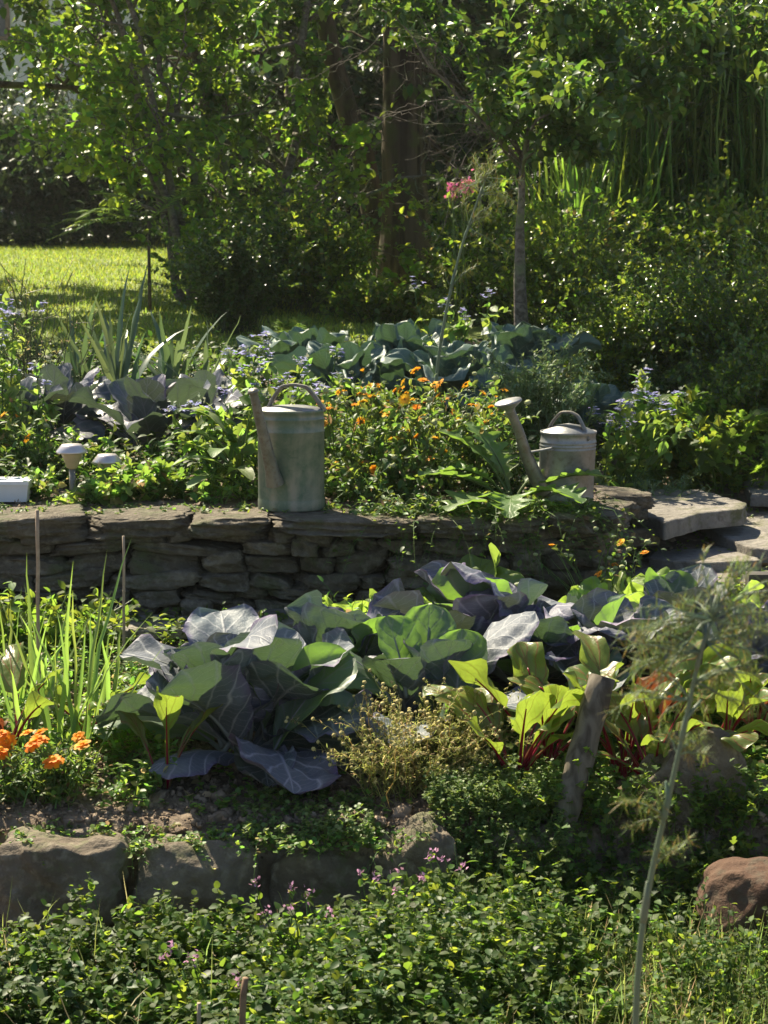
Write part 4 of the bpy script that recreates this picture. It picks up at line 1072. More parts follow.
# leeks
for px, Y, n_, L, lab in ((120, 8.0, 14, .72, 'tall leeks behind the purple kale'), (78, 8.3, 10, .55, 'leek clump with arching leaves near the lawn'), (172, 8.25, 12, .62, 'leek clump just before the dark round bush'), (205, 8.0, 10, .5, 'leek clump above the upright kale')):
    c = at(px, Y); t = thing('leek_plant', lab, 'leek', c, 'leeks before the lawn'); g = np.random.default_rng(px)
    mb = MB(); b = c + np.c_[g.normal(size=(n_, 2)) * .03, np.full(n_, .06)]
    blades(mb, b, rand_dirs(n_, 45, 85, g), L * g.uniform(.6, 1.05, n_), .034, g.uniform(.1, .5, n_), K=10, g=g); mb.build('leaves', M['leek'], t)
    mb = MB(); tubes(mb, np.array([c - [0, 0, .03], c + [0, 0, .1]]), np.array([[.02, .022]]), 10); mb.build('shank', M['stem_grey'], t)
# garlic / onion
for px, Y, n_, L, lab in ((60, 4.62, 8, .60, 'tall garlic with leaves reaching the cane'), (82, 4.6, 8, .62, 'tallest garlic plant right of the cane'), (20, 4.7, 7, .54, 'garlic near the left picture edge'),
                          (48, 4.95, 6, .46, 'garlic standing close to the cane'), (8, 4.95, 7, .45, 'pale garlic cut by the left picture edge'), (100, 4.9, 5, .4, 'small garlic before the shorter cane')):
    c = at(px, Y); t = thing('garlic_plant', lab, 'garlic', c, 'garlic in the left corner of the bed'); g = np.random.default_rng(px + 5)
    mb = MB(); b = c + np.c_[g.normal(size=(n_, 2)) * .015, np.zeros(n_)]
    d = rand_dirs(n_, 58, 86, g); d[:, 0] = np.abs(d[:, 0]) * np.where(g.random(n_) < .6, 1, -1)
    blades(mb, b, d, L * g.uniform(.6, 1.05, n_), .014, g.uniform(.02, .25, n_), K=9, g=g, fold=.5); mb.build('leaves', M['onion'], t)
    mb = MB(); tubes(mb, np.array([c - [0, 0, .03], c + [0, 0, .07]]), np.array([[.008, .007]]), 8); mb.build('neck', M['stem_grey'], t)
# strappy blades before the wall end
c = at(590, 5.95); t = thing('garlic_plant', 'yellowing garlic blades leaning over the small calendula', 'garlic', c); g = np.random.default_rng(4)
mb = MB(); blades(mb, c + np.c_[g.normal(size=(6, 2)) * .01, np.zeros(6)], nrm(np.array([[-.5, 0, 1], [-.8, .1, 1], [-.3, .1, 1], [-.4, -.1, 1], [.2, 0, 1], [-.6, 0, .8]])), .34, .012, .25, K=9, g=g); mb.build('leaves', M['onion'], t)

# feathery fennel
def fennel(label, px, Y, path, rad, seed, clusters, fil=(.02, .05), nper=60, group=None):
    g = np.random.default_rng(seed); c = at(px, Y)
    P = np.array([c] + [pt(*q) for q in path]); tt = np.linspace(0, len(P) - 1, 24)
    Q = np.stack([np.interp(tt, range(len(P)), P[:, k]) for k in range(3)], -1)
    for _ in range(3): Q[1:-1] = (Q[:-2] + 2 * Q[1:-1] + Q[2:]) / 4
    t = thing('fennel', label, 'fennel', c, group)
    mb = MB(); tubes(mb, Q, np.linspace(rad, rad * .45, 24)[None], 10)
    for q in range(3, 21, 4):
        tq = nrm(Q[q + 1] - Q[q - 1]); rq = np.interp(q, [0, 23], [rad, rad * .45])
        tubes(mb, np.array([Q[q] - tq * .006, Q[q], Q[q] + tq * .022, Q[q] + tq * .045 + g.normal(size=3) * .004]), np.array([[rq, rq * 1.35, rq * 1.2, rq * .5]]), 9)
    mf = MB()
    for (fr, d0, L, n_) in clusters:
        b0 = Q[int(fr * 23)]; nb = n_
        d = nrm(np.array(d0) + g.normal(size=(nb, 3)) * .35)
        B = paths(np.tile(b0, (nb, 1)), d, L * g.uniform(.5, 1.1, nb), .25, 7, .05, g)
        tubes(mb, B, np.linspace(rad * .3, rad * .1, 7)[None].repeat(nb, 0), 5)
        N = nb * nper; i = np.repeat(np.arange(nb), nper); u = g.uniform(.25, 1, N); f = u * 6; k0 = np.minimum(f.astype(int), 5); w = (f - k0)[:, None]
        pos = B[i, k0] * (1 - w) + B[i, k0 + 1] * w
        blades(mf, pos, nrm(g.normal(size=(N, 3)) + nrm(B[i, 6] - B[i, 0]) * .6), g.uniform(*fil, N), .0014, .15, K=3, g=g, fold=.0)
    mb.build('stems', M['stem_grey'], t); mf.build('fronds', M['fennel'], t)
    return t
FY = 2.1
fennel('large fennel with a brownish feathery head leaning over the right edge', 625, FY, [(634, 1000, FY), (645, 900, FY), (668, 800, FY), (684, 730, FY), (698, 660, FY), (712, 620, FY)], .0043, 3,
       [(1., (.5, .1, .3), .11, 14), (1., (-.7, .1, .0), .11, 10), (.95, (.9, .1, .1), .11, 10), (.88, (-.8, .1, .1), .12, 10), (.8, (.9, .2, .1), .10, 10), (.74, (-.6, .2, .3), .09, 7), (.62, (.5, .3, .5), .07, 5), (.5, (-.5, 0, .6), .06, 4), (.42, (.6, 0, .5), .06, 3)], (.008, .024), 48)
fennel('slender fennel rising beside the fruit tree trunk', 432, 7.1, [(436, 372, 7.1), (446, 310, 7.1), (460, 250, 7.1), (478, 200, 7.1), (486, 178, 7.1)], .007, 5,
       [(1., (.2, 0, .3), .17, 14), (.9, (.5, .1, .2), .16, 8), (.72, (.4, .1, .6), .2, 5), (.5, (.5, .0, .6), .14, 3)], (.02, .05), 60)
# fine bushy herbs
herb('bushy_herb', 'upright grey-green fine-leaved bush behind the rose spout', 'bush', 540, 7.35, .45, .22, 60, NARROW, .035, 34, 'rosemary', 'stem', wf=1.6, srad=.003, branch=1)
herb('bushy_herb', 'grey-leaved low herb spilling on the top step', 'bush', 652, 7.15, .20, .30, 60, NARROW, .03, 24, 'rosemary', 'stem', wf=1.4, srad=.002)
herb('tomato_plant', 'leafy plant with ragged leaves behind the far path slab', 'tomato plant', 712, 7.5, .42, .3, 26, LOBED, .08, 16, 'cover', 'stem', srad=.004, branch=1)
herb('leafy_plant', 'dark leafy clump below the wall by the canes', 'plant', 68, 5.55, .24, .35, 60, OVATE, .055, 12, 'cover', group='leafy clumps at the wall foot', srad=.002)
herb('leafy_plant', 'leafy clump at the wall foot at the left edge', 'plant', 5, 5.5, .26, .3, 40, OVATE, .055, 12, 'cover', group='leafy clumps at the wall foot', srad=.002)
herb('leafy_plant', 'bright bushy sprig on the ledge behind the sprawling cabbage', 'plant', 250, 5.68, .14, .16, 26, OVATE, .035, 12, 'weed', group='leafy clumps at the wall foot', srad=.0018)
herb('leafy_plant', 'bright tall sprig between the two cabbage groups', 'plant', 356, 5.5, .24, .14, 22, OVATE, .04, 12, 'weed', group='leafy clumps at the wall foot', srad=.002)
herb('parsley_plant', 'green parsley spilling over the path by the dark post', 'parsley', 735, 6.0, .16, .3, 60, LOBED, .025, 16, 'cover', srad=.0015)

# ------------------------------------------------------------------ low cover (stuff)
def cover(name, label, xr, yr, n, hr, lsize, per, lmat, leaf=OVATE, srad=.0013, seed=1, hf=None, mask=None, wf=1., el=(50, 88), cat='ground cover', zf=None, droop=.2):
    g = np.random.default_rng(abs(seed))
    y = g.uniform(*yr, n); x = g.uniform(*xr, n)
    if mask is not None:
        k = mask(x, y, g); x, y = x[k], y[k]
    n = len(x); z = (H(x, y) if zf is None else zf(x, y)) - .005
    h = g.uniform(hr[0], hr[1], n) * (1 if hf is None else hf(x, y))
    P = paths(np.stack([x, y, z], -1), rand_dirs(n, *el, g), h, droop, 5, .06, g)
    mb = MB(); tubes(mb, P, np.linspace(srad, srad * .4, 5)[None].repeat(n, 0), 3, mat=1, cap=False)
    N = n * per; i = np.repeat(np.arange(n), per); u = g.uniform(.15, 1, N); f = u * 4; k0 = np.minimum(f.astype(int), 3); w = (f - k0)[:, None]
    pos = P[i, k0] * (1 - w) + P[i, k0 + 1] * w
    scatter(mb, leaf, pos, g.normal(size=(N, 3)) * [1, 1, .45] + [0, 0, .15], lsize * g.uniform(.5, 1.2, N), wf, g=g, roll=.5)
    return tag(mb.build(name, [M[lmat], M['stem']], kind='stuff'), label, cat)
def hf(x, y):
    return .62 + .45 * np.exp(-((x - .05) / .22) ** 2) + .12 * np.sin(x * 7) - .12 * (x < -.35) + .35 * noise3(np.stack([x, y, x * 0], -1), 9., 91)
cover('ground_cover', 'tangled mint-like ground cover along the front', (-1.0, .42), (2.7, 3.95), 3600, (.09, .27), .0165, 24, 'cover', ROUND, hf=hf, seed=2, srad=.0012, mask=lambda x, y, g: g.random(len(x)) < np.clip((y - 3.0) / .5, .15, 1) * np.clip((x + .95) / .5, .2, 1))
cover('creeping_cover', 'creeping leaves coloured darker for shade, filling the front corner', (-1.1, .35), (2.6, 3.85), 2400, (.08, .22), .025, 18, 'cover2', OVATE, hf=hf, seed=3)  # dark leaf colour stands in for the shade of the near left corner
cover('undergrowth', 'mixed low weeds in the front right', (.2, 1.1), (2.7, 4.05), 1300, (.05, .16), .016, 16, 'cover', OVATE, seed=4)
n = 5200; g = np.random.default_rng(5)
def grass_patch(name, label, xr, yr, n, Lr, W, mat, seed, dens=None, droop=.5):
    g = np.random.default_rng(seed); x = g.uniform(*xr, n); y = g.uniform(*yr, n)
    if dens is not None:
        k = g.random(n) < dens(x, y); x, y = x[k], y[k]
    mb = MB(); blades(mb, np.stack([x, y, H(x, y)], -1), rand_dirs(len(x), 35, 88, g), g.uniform(*Lr, len(x)), W, g.uniform(.1, droop, len(x)), K=6, g=g)
    return tag(mb.build(name, M[mat], kind='stuff'), label, 'grass')
grass_patch('long_grass', 'long wispy grass in the front right', (.15, 1.15), (2.7, 4.1), 7500, (.06, .20), .003, 'drygrass', 6, lambda x, y: np.clip((x - .1) / .5, .1, 1))
grass_patch('tuft_grass', 'sparse grass blades among the front weeds', (-1.1, .3), (2.7, 4.0), 500, (.1, .22), .003, 'drygrass', 7)
def m_bed(x, y, g): return g.random(len(x)) < np.clip(.35 + .65 * noise3(np.stack([x, y, x * 0], -1), 5., 61) + .9 * (x > .1) * (y < 5.2), 0, 1)
cover('weeds', 'small bright weeds on the soil of the lower bed', (-1.1, .2), (4.28, 5.8), 900, (.015, .06), .018, 7, 'weed', ROUND, seed=8, mask=m_bed)
cover('bed_undergrowth', 'bright tangle of chickweed between the beets', (.12, 1.1), (4.28, 5.6), 2300, (.03, .12), .019, 13, 'weed', ROUND, seed=9, hf=lambda x, y: np.where(y < 4.55, .45, 1.))
cover('bed_weeds', 'leafy weeds around the garlic', (-1.1, -.55), (4.3, 5.4), 600, (.05, .14), .024, 12, 'weed', OVATE, seed=10)
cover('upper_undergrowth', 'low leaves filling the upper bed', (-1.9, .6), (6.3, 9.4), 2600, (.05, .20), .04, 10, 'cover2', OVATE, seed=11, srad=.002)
cover('path_side_weeds', 'low green growth beside the stepped path', (.66, 2.2), (7.35, 9.5), 1300, (.05, .25), .03, 12, 'cover', OVATE, seed=12)
cover('path_joint_weeds', 'tiny plants in the joints of the path', (.55, 1.7), (6.0, 7.4), 500, (.01, .035), .012, 6, 'cover', ROUND, seed=13)
cover('wall_foot_weeds', 'leafy growth along the foot of the wall', (-1.6, .6), (5.45, 5.9), 420, (.03, .11), .03, 9, 'cover', OVATE, seed=14)
cover('trailing_growth', 'tangled dry and green stems hanging over the right half of the wall', (-.05, .66), (6.0, 6.16), 420, (.10, .30), .024, 9, 'calen', OVATE, seed=21, el=(5, 60), droop=.95, zf=lambda x, y: .655 + 0 * x, srad=.0014, cat='trailing plants')
cover('wall_top_moss', 'low plants and crumbs over the wall edge', (-1.7, .1), (6.03, 6.24), 260, (.02, .07), .018, 8, 'calen', OVATE, seed=22, el=(15, 80), droop=.6, zf=lambda x, y: .645 + 0 * x, cat='trailing plants')
# creeping mat spilling over the rock edge
def zmat(x, y): return .245 + .0 * x - np.clip(4.22 - y, 0, 1) * 1.4
cover('creeping_mat', 'fine pale green mat spilling over the edging rocks', (.10, .42), (4.06, 4.5), 1500, (.02, .07), .009, 16, 'moss', ROUND, seed=15, zf=lambda x, y: np.maximum(H(x, y), zmat(x, y)), cat='creeping plant')
cover('edge_mat', 'fine creeping plants over the bed edge between boulders', (-.32, -.02), (4.14, 4.45), 300, (.015, .05), .011, 9, 'moss', ROUND, seed=16, zf=lambda x, y: np.maximum(H(x, y), .19))
cover('rock_side_growth', 'leafy growth at the foot of the stake and pointed boulder', (.22, .95), (3.98, 4.28), 520, (.08, .24), .022, 14, 'cover', LOBED, seed=17)
mb = MB(); g = np.random.default_rng(9); n = 420
x = g.uniform(-1, 1, n); y = 4.25 + g.random(n) * 1.5
scatter(mb, OVATE, np.stack([x, y, H(x, y) + .008], -1), g.normal(size=(n, 3)) * [1, 1, .15], g.uniform(.015, .04, n), 1., g=g, roll=.6)
tag(mb.build('leaf_litter', M['deadleaf'], kind='stuff'), 'dry curled leaves lying on the bed soil', 'leaves')
cover('red_rock_growth', 'leafy sprigs and grass in front of the reddish boulder', (.58, 1.0), (3.45, 3.85), 260, (.10, .26), .018, 12, 'cover', OVATE, seed=31, el=(60, 88))
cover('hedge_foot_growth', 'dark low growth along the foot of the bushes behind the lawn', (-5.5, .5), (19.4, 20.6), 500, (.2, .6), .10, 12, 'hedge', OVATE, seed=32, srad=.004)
cover('broadleaf_cover', 'scattered broader leaves poking from the front cover', (-1.0, .9), (2.8, 4.0), 170, (.12, .26), .045, 8, 'cover2', OVATE, seed=33, hf=hf)
cover('dry_stems', 'thin dead stems and seed stalks in the front cover', (-1.0, 1.0), (2.9, 4.05), 150, (.12, .32), .012, 7, 'deadleaf', NARROW, seed=34, srad=.0016, hf=hf)
cover('nettle_cover', 'taller pointed-leaf sprigs in the front cover', (-.6, .6), (3.3, 4.0), 260, (.18, .30), .026, 12, 'cover', OVATE, seed=35, hf=hf, wf=1.15)
cover('boulder_trailers', 'small weeds and crumbs trailing over the edging boulders', (-1.0, .1), (4.1, 4.27), 330, (.02, .09), .013, 9, 'weed', ROUND, seed=36, el=(5, 70), droop=.8, zf=lambda x, y: .185 + 0 * x)
# dead-nettles
for q, (px, Y, h, lab) in enumerate(((292, 3.75, .27, 'dead-nettle with pink flowers nearest the squarish boulder'), (380, 3.8, .27, 'dead-nettle with pink flowers below the angular boulder'), (448, 3.85, .28, 'dead-nettle with pink flowers beside the creeping mat'),
                              (338, 3.05, .16, 'dead-nettle with pink flowers at the bottom edge'), (205, 3.6, .17, 'low dead-nettle with pale flowers before the flagstone'))):
    t, tips, dirs, g = herb('dead_nettle', lab, 'dead-nettle', px, Y, h, .10, 6, OVATE, .026, 18, 'cover', group='pink dead-nettles in the front cover', wf=1.2)
    for tp in tips:
        mb = MB(); scatter(mb, RHOMB, tp + g.normal(size=(9, 3)) * .005, g.normal(size=(9, 3)) + [0, 0, .8], .011, 1., g=g); mb.build('flower_head', M['pink'], t)

# ------------------------------------------------------------------ woody plants
def tree(name, label, cat, base, h, r0, nlimb, spread, leaf, lsize, lmat, bark, nleaf, seed, lean=(0, 0), start=.35, levels=2, twig=.5, group=None, stems=1, wf=1., sub=5, limb_el=(15, 60), limbL=None, clip=None, droop=.05, fork=0., ldir=-.15, tsides=10, top=1.0, twob=.02, extra=()):
    g = np.random.default_rng(seed); base = np.array(base, float)
    t = thing(name, label, cat, base, group)
    wood = MB(); tw_P = []
    K = 9; allP = []
    for s_ in range(stems):
        off = g.normal(size=2) * (.0 if stems == 1 else .08)
        ln = np.array([*lean, 1.]) + (0 if stems == 1 else 1) * np.r_[g.normal(size=2) * .22, 0]
        hh = h * (1 if stems == 1 else g.uniform(.7, 1.05))
        P = paths(np.array([base + [off[0], off[1], -.1]]), nrm(ln)[None], hh, 0, 14, twob, g)[0]
        rr = r0 * (1 - .75 * np.linspace(0, 1, 14) ** .9); rr[0] *= 1.35; rr[1] *= 1.1
        tubes(wood, P, rr[None], tsides)
        nl = nlimb
        s = start + (top - start) * (np.arange(nl) + g.random(nl) * .8) / nl; s = np.clip(s, 0, .99)
        f = s * 13; k0 = np.minimum(f.astype(int), 12); w = (f - k0)[:, None]; b = P[k0] * (1 - w) + P[k0 + 1] * w
        d = rand_dirs(nl, *limb_el, g, az=np.arange(nl) * 2.4 + g.uniform(-.4, .4, nl))
        L = (limbL or spread) * (1.15 - .6 * (s - start) / (1 - start + 1e-6)) * g.uniform(.75, 1.1, nl)
        if len(extra):
            ke = len(extra); fe = np.array([e[0] for e in extra]) * 13; k0 = np.minimum(fe.astype(int), 12); w = (fe - k0)[:, None]
            b[:ke] = P[k0] * (1 - w) + P[k0 + 1] * w; d[:ke] = nrm(np.array([e[1] for e in extra])); L[:ke] = [e[2] for e in extra]; s[:ke] = [e[0] for e in extra]
        B = paths(b, d, L, droop, K, .09, g)
        rb = np.interp(s, np.linspace(0, 1, 14), rr) * .55
        tubes(wood, B, rb[:, None] * np.linspace(1, .25, K)[None], 7)
        cur, curR, curL = B, rb, L
        for lev in range(levels):
            m_ = sub; i = np.repeat(np.arange(len(cur)), m_)
            u = g.uniform(.25, 1, len(i)); f = u * (K - 1); k0 = np.minimum(f.astype(int), K - 2); w = (f - k0)[:, None]
            b = cur[i, k0] * (1 - w) + cur[i, k0 + 1] * w
            T = nrm(cur[i, k0 + 1] - cur[i, k0]); d = nrm(T + g.normal(size=(len(i), 3)) * .8 + [0, 0, .15])
            L2 = curL[i] * twig * g.uniform(.6, 1.15, len(i))
            N2 = paths(b, d, L2, droop * 2, K, .09, g)
            rr2 = np.maximum(curR[i] * .4 * (1 - u * .4), .0018)
            tubes(wood, N2, rr2[:, None] * np.linspace(1, .3, K)[None], 4, cap=False)
            cur, curR, curL = N2, rr2, L2
        tw_P.append(cur)
    TP = np.concatenate(tw_P)
    wood.build('trunk', M[bark], t)
    N = nleaf; i = g.integers(0, len(TP), N); u = g.uniform(.1, 1.0, N); f = u * (K - 1); k0 = np.minimum(f.astype(int), K - 2); w = (f - k0)[:, None]
    pos = TP[i, k0] * (1 - w) + TP[i, k0 + 1] * w + g.normal(size=(N, 3)) * lsize * .35
    if clip is not None:
        k = clip(pos); pos = pos[k]; i = i[k]; k0 = k0[k]; N = len(pos)
    d = nrm(TP[i, k0 + 1] - TP[i, k0]) * .5 + g.normal(size=(N, 3)) * .7 + [0, 0, ldir]
    ml = MB(); scatter(ml, leaf, pos, d, lsize * g.uniform(.55, 1.2, N), wf, g=g, roll=.8)
    ml.build('crown', M[lmat], t)
    return t

def shrub(label, px, Y, w, h, nst, leaf, ls, per, lmat, name='shrub', cat='shrub', group=None, seed=None, wf=1., smat='stem_dark', branch=3, loc=None, fullness=.0):
    return herb(name, label, cat, px, Y, h, w, nst, leaf, ls, per, lmat, smat, group, wf, droop=.12, srad=.0045 if h > .9 else .0022, seed=seed, branch=branch, tipbias=.1, K=8, hv=.45, lmin=.15, loc=loc)

# big tree: thick dark trunk with a leaning second stem
tree('big_tree', 'big dark tree with a thick rough trunk behind the bushes', 'tree', at(408, 13.0), 4.5, .18, 12, 1.5, OVATE, .085, 'oak', 'bark', 5500, 3, lean=(-.02, .0), start=.55, twob=.006, sub=6, limb_el=(5, 50), tsides=18)
tree('big_tree', 'leaning dark stem left of the thick trunk', 'tree', at(398, 13.2), 4.2, .10, 8, 1.4, OVATE, .08, 'oak', 'bark', 4000, 4, lean=(-.24, .05), twob=.008, start=.5, sub=6, limb_el=(5, 50), tsides=14)
# fruit tree
tree('fruit_tree', 'small fruit tree with a slender grey trunk', 'tree', at(521, 9.2), 1.12, .046, 13, 1.25, OVATE, .058, 'apple', 'bark2', 19000, 7, lean=(.0, 0), start=.86, sub=6, limb_el=(25, 60), twig=.5, tsides=14, twob=.006,
     clip=lambda p: p[:, 2] > 1.86 + .62 * np.clip((.62 - p[:, 0]) / .4, 0, 1) + .35 * np.clip((p[:, 0] - 1.1) / .3, 0, 1),
     extra=((.97, (-.7, -.1, .95), 1.5), (.99, (.7, .1, .9), 1.5), (.99, (-.1, .1, 1), 1.6), (.98, (.3, -.1, 1), 1.6), (.9, (.95, -.2, .6), 1.2), (.93, (-.35, .1, 1), 1.5)))
# bright multi-stem tree left
tree('young_tree', 'bright backlit young tree with many stems beside the lawn', 'tree', at(205, 12.0), 3.6, .032, 10, 1.0, ROUND, .052, 'maple', 'bark2', 14000, 9, start=.1, stems=4, sub=4, limb_el=(10, 55), twig=.5)
tree('young_tree', 'darker leafy tree between the bright one and the big trunk', 'tree', at(275, 12.6), 3.8, .04, 12, .85, OVATE, .07, 'oak', 'bark2', 8500, 10, clip=lambda p: p[:, 0] < -.38, start=.12, stems=3, sub=4, limb_el=(5, 55), twig=.5)
tree('overhanging_tree', 'tree whose lower branches hang in at the top left corner', 'tree', (-4.1, 13.6, 1.2), 4.6, .12, 18, 2.0, OVATE, .085, 'oak', 'bark', 24000, 12, start=.25, sub=5, limb_el=(-15, 40), droop=.12)
# hedge bushes behind the lawn
HG = 'dark bushes behind the lawn'
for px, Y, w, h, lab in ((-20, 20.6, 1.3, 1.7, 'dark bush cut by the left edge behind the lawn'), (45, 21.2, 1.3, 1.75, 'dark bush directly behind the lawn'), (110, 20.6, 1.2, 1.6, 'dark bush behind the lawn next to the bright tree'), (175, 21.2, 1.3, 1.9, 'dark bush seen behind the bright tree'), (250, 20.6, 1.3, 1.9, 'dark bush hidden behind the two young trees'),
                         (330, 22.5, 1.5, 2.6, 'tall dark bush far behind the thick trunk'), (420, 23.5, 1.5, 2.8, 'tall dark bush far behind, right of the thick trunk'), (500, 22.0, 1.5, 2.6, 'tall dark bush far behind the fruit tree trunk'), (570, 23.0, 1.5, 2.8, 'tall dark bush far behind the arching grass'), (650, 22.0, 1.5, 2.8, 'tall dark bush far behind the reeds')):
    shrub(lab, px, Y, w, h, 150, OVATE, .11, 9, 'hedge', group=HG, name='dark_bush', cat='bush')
# shrubs in the middle ground
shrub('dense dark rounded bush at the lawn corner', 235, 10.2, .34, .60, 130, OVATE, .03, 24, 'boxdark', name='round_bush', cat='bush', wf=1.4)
MG = 'bushes under the trees'
for px, Y, w, h, m_, lf, ls, lab in ((325, 11.2, .45, .8, 'shrub', OVATE, .055, 'yellow-green bush left of the thick trunk'), (290, 11.6, .5, .7, 'oak', OVATE, .06, 'low dark bush under the darker leafy tree'),
(378, 10.8, .4, .3, 'shrub', OVATE, .05, 'low bush at the foot of the thick trunk'), (470, 11.2, .3, .8, 'shrub', OVATE, .055, 'bush between the thick trunk and the fruit tree'),
                                 (500, 10.6, .5, .7, 'box', OVATE, .045, 'bush left of the fruit tree trunk'), (560, 10.2, .55, .75, 'shrub', OVATE, .05, 'light bush right of the fruit tree trunk'),
                                 (610, 9.8, .5, .7, 'box', OVATE, .042, 'bush under the arching grass'), (670, 10.8, .7, .85, 'oak', OVATE, .06, 'tall mixed bush before the reeds'),
                                 (735, 10.4, .6, .85, 'shrub', OVATE, .06, 'tall bush at right edge before the reeds'), (222, 11.4, .4, .6, 'maple', ROUND, .05, 'low bright bush at the foot of the young tree'),
                                 (250, 12.2, .6, .9, 'oak', OVATE, .06, 'dark low bush between the young trees')):
    shrub(lab, px, Y, w, h, 75, lf, ls, 12, m_, group=MG)
XG = 'small-leaved box bushes by the path'
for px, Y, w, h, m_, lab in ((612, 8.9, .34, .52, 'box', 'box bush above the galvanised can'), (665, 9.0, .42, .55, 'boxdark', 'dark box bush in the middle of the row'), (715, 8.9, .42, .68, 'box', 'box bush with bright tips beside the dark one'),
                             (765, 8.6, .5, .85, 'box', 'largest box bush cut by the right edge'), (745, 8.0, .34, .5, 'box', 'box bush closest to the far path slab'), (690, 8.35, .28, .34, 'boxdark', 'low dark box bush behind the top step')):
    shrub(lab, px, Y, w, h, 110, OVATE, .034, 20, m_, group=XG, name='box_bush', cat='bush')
# ferns
for px, Y, n_, L, lab in ((300, 9.2, 12, .38, 'pale yellow-green fern behind the green can'), (150, 11.4, 7, .62, 'fern frond sticking out over the lawn')):
    c = at(px, Y); g = np.random.default_rng(px); t = thing('fern', lab, 'fern', c)
    d = rand_dirs(n_, 45, 80, g)
    if px == 150:
        c = c + [0, 0, .55]; d = nrm(np.array([[-1, 0, .35], [-1, -.2, .2], [-.8, .3, .4], [.5, -.3, .5], [-.4, -.5, .5], [-.6, -.4, .3], [.6, .2, .6]]))
        sm = MB(); tubes(sm, np.array([c - [0, 0, .6], c]), np.array([[.012, .008]]), 8); sm.build('stem', M['stem_brown'], t)
    P = paths(np.tile(c, (n_, 1)), d, L, .35, 14, .02, g)
    mb = MB(); tubes(mb, P, .002, 4, mat=0)
    T = nrm(np.gradient(P, axis=1)); sd = nrm(np.cross(T, UP))
    for s_ in (-1, 1):
        for k in range(1, 13):
            for fr in (0, .5):
                q = P[:, k] * (1 - fr) + P[:, k + 1] * fr
                blades(mb, q, nrm(sd[:, k] * s_ + T[:, k] * .5), np.full(n_, L * .26 * math.sin(min(1, (k + fr + 1) / 13.) * PI * .92 + .12)), .016, .1, K=4, g=g)
    mb.build('fronds', M['fern'], t)
# arching grass and reeds
for px, Y, n_, L, m_, lab in ((575, 11.3, 130, 1.5, 'reed', 'arching bright grass clump right of the fruit tree'), (625, 11.8, 110, 1.7, 'reed', 'arching grass clump before the reeds'), (540, 12.0, 90, 1.4, 'reed', 'arching grass behind the fruit tree trunk')):
    c = at(px, Y); g = np.random.default_rng(px); t = thing('arching_grass', lab, 'ornamental grass', c, 'arching grass clumps')
    mb = MB(); b = c + np.c_[g.normal(size=(n_, 2)) * .12, np.zeros(n_)]
    blades(mb, b, rand_dirs(n_, 60, 88, g), L * g.uniform(.6, 1.1, n_), .022, g.uniform(.1, .55, n_), K=12, g=g); mb.build('blades', M[m_], t)
for q, (px, Y, lab) in enumerate(((640, 11.9, 'reed clump behind the mixed bush'), (685, 11.6, 'tall reed clump near the right edge'), (725, 11.8, 'tall dense reed clump next to the right edge'), (765, 11.5, 'reed clump cut by the right edge'), (600, 13.2, 'reed clump behind the arching grass'))):
    c = at(px, Y); g = np.random.default_rng(px); t = thing('reed_clump', lab, 'reeds', c, 'tall reeds at the right'); n_ = 60
    b = c + np.c_[g.normal(size=(n_, 2)) * .17, np.zeros(n_)]
    d = rand_dirs(n_, 82, 90, g); L = g.uniform(1.8, 3.0, n_); P = paths(b, d, L, .02, 12, .008, g)
    mb = MB(); tubes(mb, P, np.linspace(.009, .004, 12)[None].repeat(n_, 0), 5); mb.build('stems', M['reed'], t)
    N = n_ * 13; i = np.repeat(np.arange(n_), 13); k0 = g.integers(1, 11, N)
    mb = MB(); blades(mb, P[i, k0], rand_dirs(N, 20, 75, g), g.uniform(.25, .6, N), .022, g.uniform(.2, .8, N), K=6, g=g); mb.build('leaves', M['reeddark'], t)
# pink flower spike
t, tips, dirs, g = herb('pink_phlox', 'single plant with pink flower heads left of the fruit tree trunk', 'phlox', 458, 10.0, .95, .08, 3, NARROW, .07, 14, 'shrub', wf=2., srad=.005, hv=.05)
tp = np.array([pt(453, 190, 10.0), pt(467, 185, 10.0)]); 
for q in tp:
    mb = MB(); scatter(mb, ROUND, q + g.normal(size=(60, 3)) * .02, g.normal(size=(60, 3)), .018, 1., g=g); mb.build('flower_head', M['phlox'], t)
    mb = MB(); tubes(mb, np.linspace(np.array(t.location), q, 6), .004, 5); mb.build('flower_stem', M['stem'], t)
# wild stalks at left edge
for px, lab, sd in ((15, 'bare dry stalks at the left edge before the lawn', 1), (40, 'dry branching stalks beside the bare ones', 2)):
    herb('dry_stalks', lab, 'dried plant', px, 7.9, .75, .25, 14, NARROW, .025, 5, 'chamleaf', 'stem_dark', 'dry stalks before the lawn', srad=.003, branch=2, seed=sd)

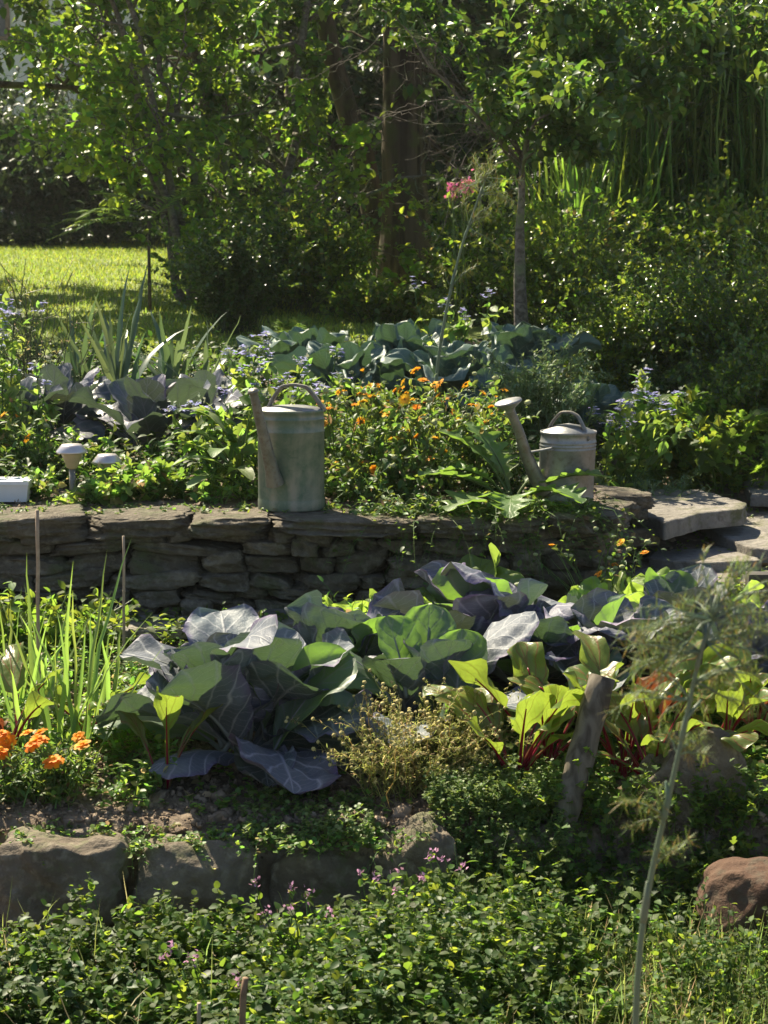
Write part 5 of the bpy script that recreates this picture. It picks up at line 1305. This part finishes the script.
# tall trees at the back
BK = 'tall trees at the back'
for q, (x, y, h, lab) in enumerate(((-1.6, 25, 9, 'tall back tree above the hidden house corner'), (2.4, 29, 10, 'farthest back tree between trunk and fruit tree'), (.2, 30, 10, 'farthest back tree behind the thick trunk'), (4.6, 28, 10, 'farthest back tree behind the fruit tree crown'), (7., 27, 10, 'farthest back tree beyond the reeds'), (.6, 23.5, 11, 'tall back tree behind the thick trunk'), (3.2, 22, 11, 'tall back tree behind the fruit tree'), (5.6, 21, 11, 'tall back tree behind the reeds'),
                                    (1.8, 18.0, 5, 'mid-height back tree behind the arching grass'), (4.2, 17.0, 5, 'mid-height back tree at the right behind the reeds'), (-.6, 18.5, 5, 'mid-height back tree left of the thick trunk'))):
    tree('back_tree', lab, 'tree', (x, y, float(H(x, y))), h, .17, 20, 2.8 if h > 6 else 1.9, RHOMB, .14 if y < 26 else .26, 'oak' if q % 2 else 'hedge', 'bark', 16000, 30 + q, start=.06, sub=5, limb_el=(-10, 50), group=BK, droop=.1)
# white house beyond
hs = thing('house', 'white rendered house glimpsed through the leaves at the top left', 'house', (-4.5, 36, 1.5))
x0, x1, y0, y1, z0, z1 = -13., -1.9, 36., 44., 1.2, 7.2
mb = MB(); tbox(mb, x0, x1, y0, y1, z0, z1); mb.build('wall', M['render'], hs, smooth=False)
mb = MB(); ym = (y0 + y1) / 2
V = np.array([(x0 - .4, y0 - .5, z1 - .05), (x1 + .4, y0 - .5, z1 - .05), (x1 + .4, ym, z1 + 3), (x0 - .4, ym, z1 + 3), (x0 - .4, y1 + .5, z1 - .05), (x1 + .4, y1 + .5, z1 - .05)])
V = np.concatenate([V, V + [0, 0, .2]])
mb.add(V, [np.array([(0, 3, 2, 1), (3, 4, 5, 2), (6, 7, 8, 9), (9, 8, 11, 10), (0, 1, 7, 6), (4, 10, 11, 5), (0, 6, 9, 3), (3, 9, 10, 4), (1, 2, 8, 7), (2, 5, 11, 8)])])
mb.build('roof', M['roof'], hs, smooth=False)
for wx in (-11, -8, -4.2):
    for wz in (2.2, 5.0):
        mb = MB(); tbox(mb, wx, wx + 1.1, y0 - .04, y0 + .1, wz, wz + 1.3); w_ = mb.build('window', M['frame'], hs, smooth=False)
        mb = MB(); tbox(mb, wx + .08, wx + 1.02, y0 - .06, y0, wz + .08, wz + 1.22); p_ = mb.build('pane', M['glass'], hs, smooth=False); p_.parent = w_

# ------------------------------------------------------------------ veiling glare
GLARE = .0007
if GLARE:
    mb = MB(); tbox(mb, -22, 22, -3, 50, -3.5, 20)  # added scattering volume, imitates the veiling glare of the lens
    hm = bpy.data.materials.new('glare_veil'); hm.use_nodes = True; ht_ = hm.node_tree; ht_.nodes.clear()
    pv = ht_.nodes.new('ShaderNodeVolumePrincipled'); pv.inputs['Color'].default_value = (.9, .92, .86, 1); pv.inputs['Density'].default_value = GLARE; pv.inputs['Anisotropy'].default_value = .5
    ho = ht_.nodes.new('ShaderNodeOutputMaterial'); ht_.links.new(pv.outputs[0], ho.inputs['Volume'])
    hz = mb.build('glare_veil', hm, smooth=False, kind='stuff'); tag(hz, 'faint added veil over the garden standing in for lens glare', 'glare_veil')

# ------------------------------------------------------------------ light
SUN_EL, SUN_AZ = 49., 33.        # azimuth measured from straight ahead (+Y) towards the left
wd = bpy.data.worlds.new('World'); scene.world = wd; wd.use_nodes = True
nt = wd.node_tree; nt.nodes.clear()
sky = nt.nodes.new('ShaderNodeTexSky'); sky.sky_type = 'NISHITA'; sky.sun_disc = False
sky.sun_elevation = math.radians(SUN_EL); sky.sun_rotation = math.radians(-SUN_AZ)
bg = nt.nodes.new('ShaderNodeBackground'); bg.inputs[1].default_value = .058
wo = nt.nodes.new('ShaderNodeOutputWorld')
nt.links.new(sky.outputs[0], bg.inputs[0]); nt.links.new(bg.outputs[0], wo.inputs[0])
sd = bpy.data.lights.new('sun', 'SUN'); sd.energy = 5.0; sd.angle = math.radians(.5); sd.color = (1, .895, .68)
so = bpy.data.objects.new('sun', sd); C.objects.link(so)
S = Vector((-math.sin(math.radians(SUN_AZ)) * math.cos(math.radians(SUN_EL)), math.cos(math.radians(SUN_AZ)) * math.cos(math.radians(SUN_EL)), math.sin(math.radians(SUN_EL))))
so.rotation_mode = 'QUATERNION'; so.rotation_quaternion = S.to_track_quat('Z', 'Y')
so.location = (-5, 10, 12)
vs = scene.view_settings
vs.view_transform = 'Standard'; vs.look = 'None'; vs.exposure = 1.36; vs.gamma = 1.0
scene.render.engine = 'CYCLES'
cy_ = scene.cycles
cy_.max_bounces = 6; cy_.diffuse_bounces = 3; cy_.glossy_bounces = 2; cy_.transmission_bounces = 4; cy_.transparent_max_bounces = 4
cy_.caustics_reflective = False; cy_.caustics_refractive = False
cy_.sample_clamp_indirect = 6
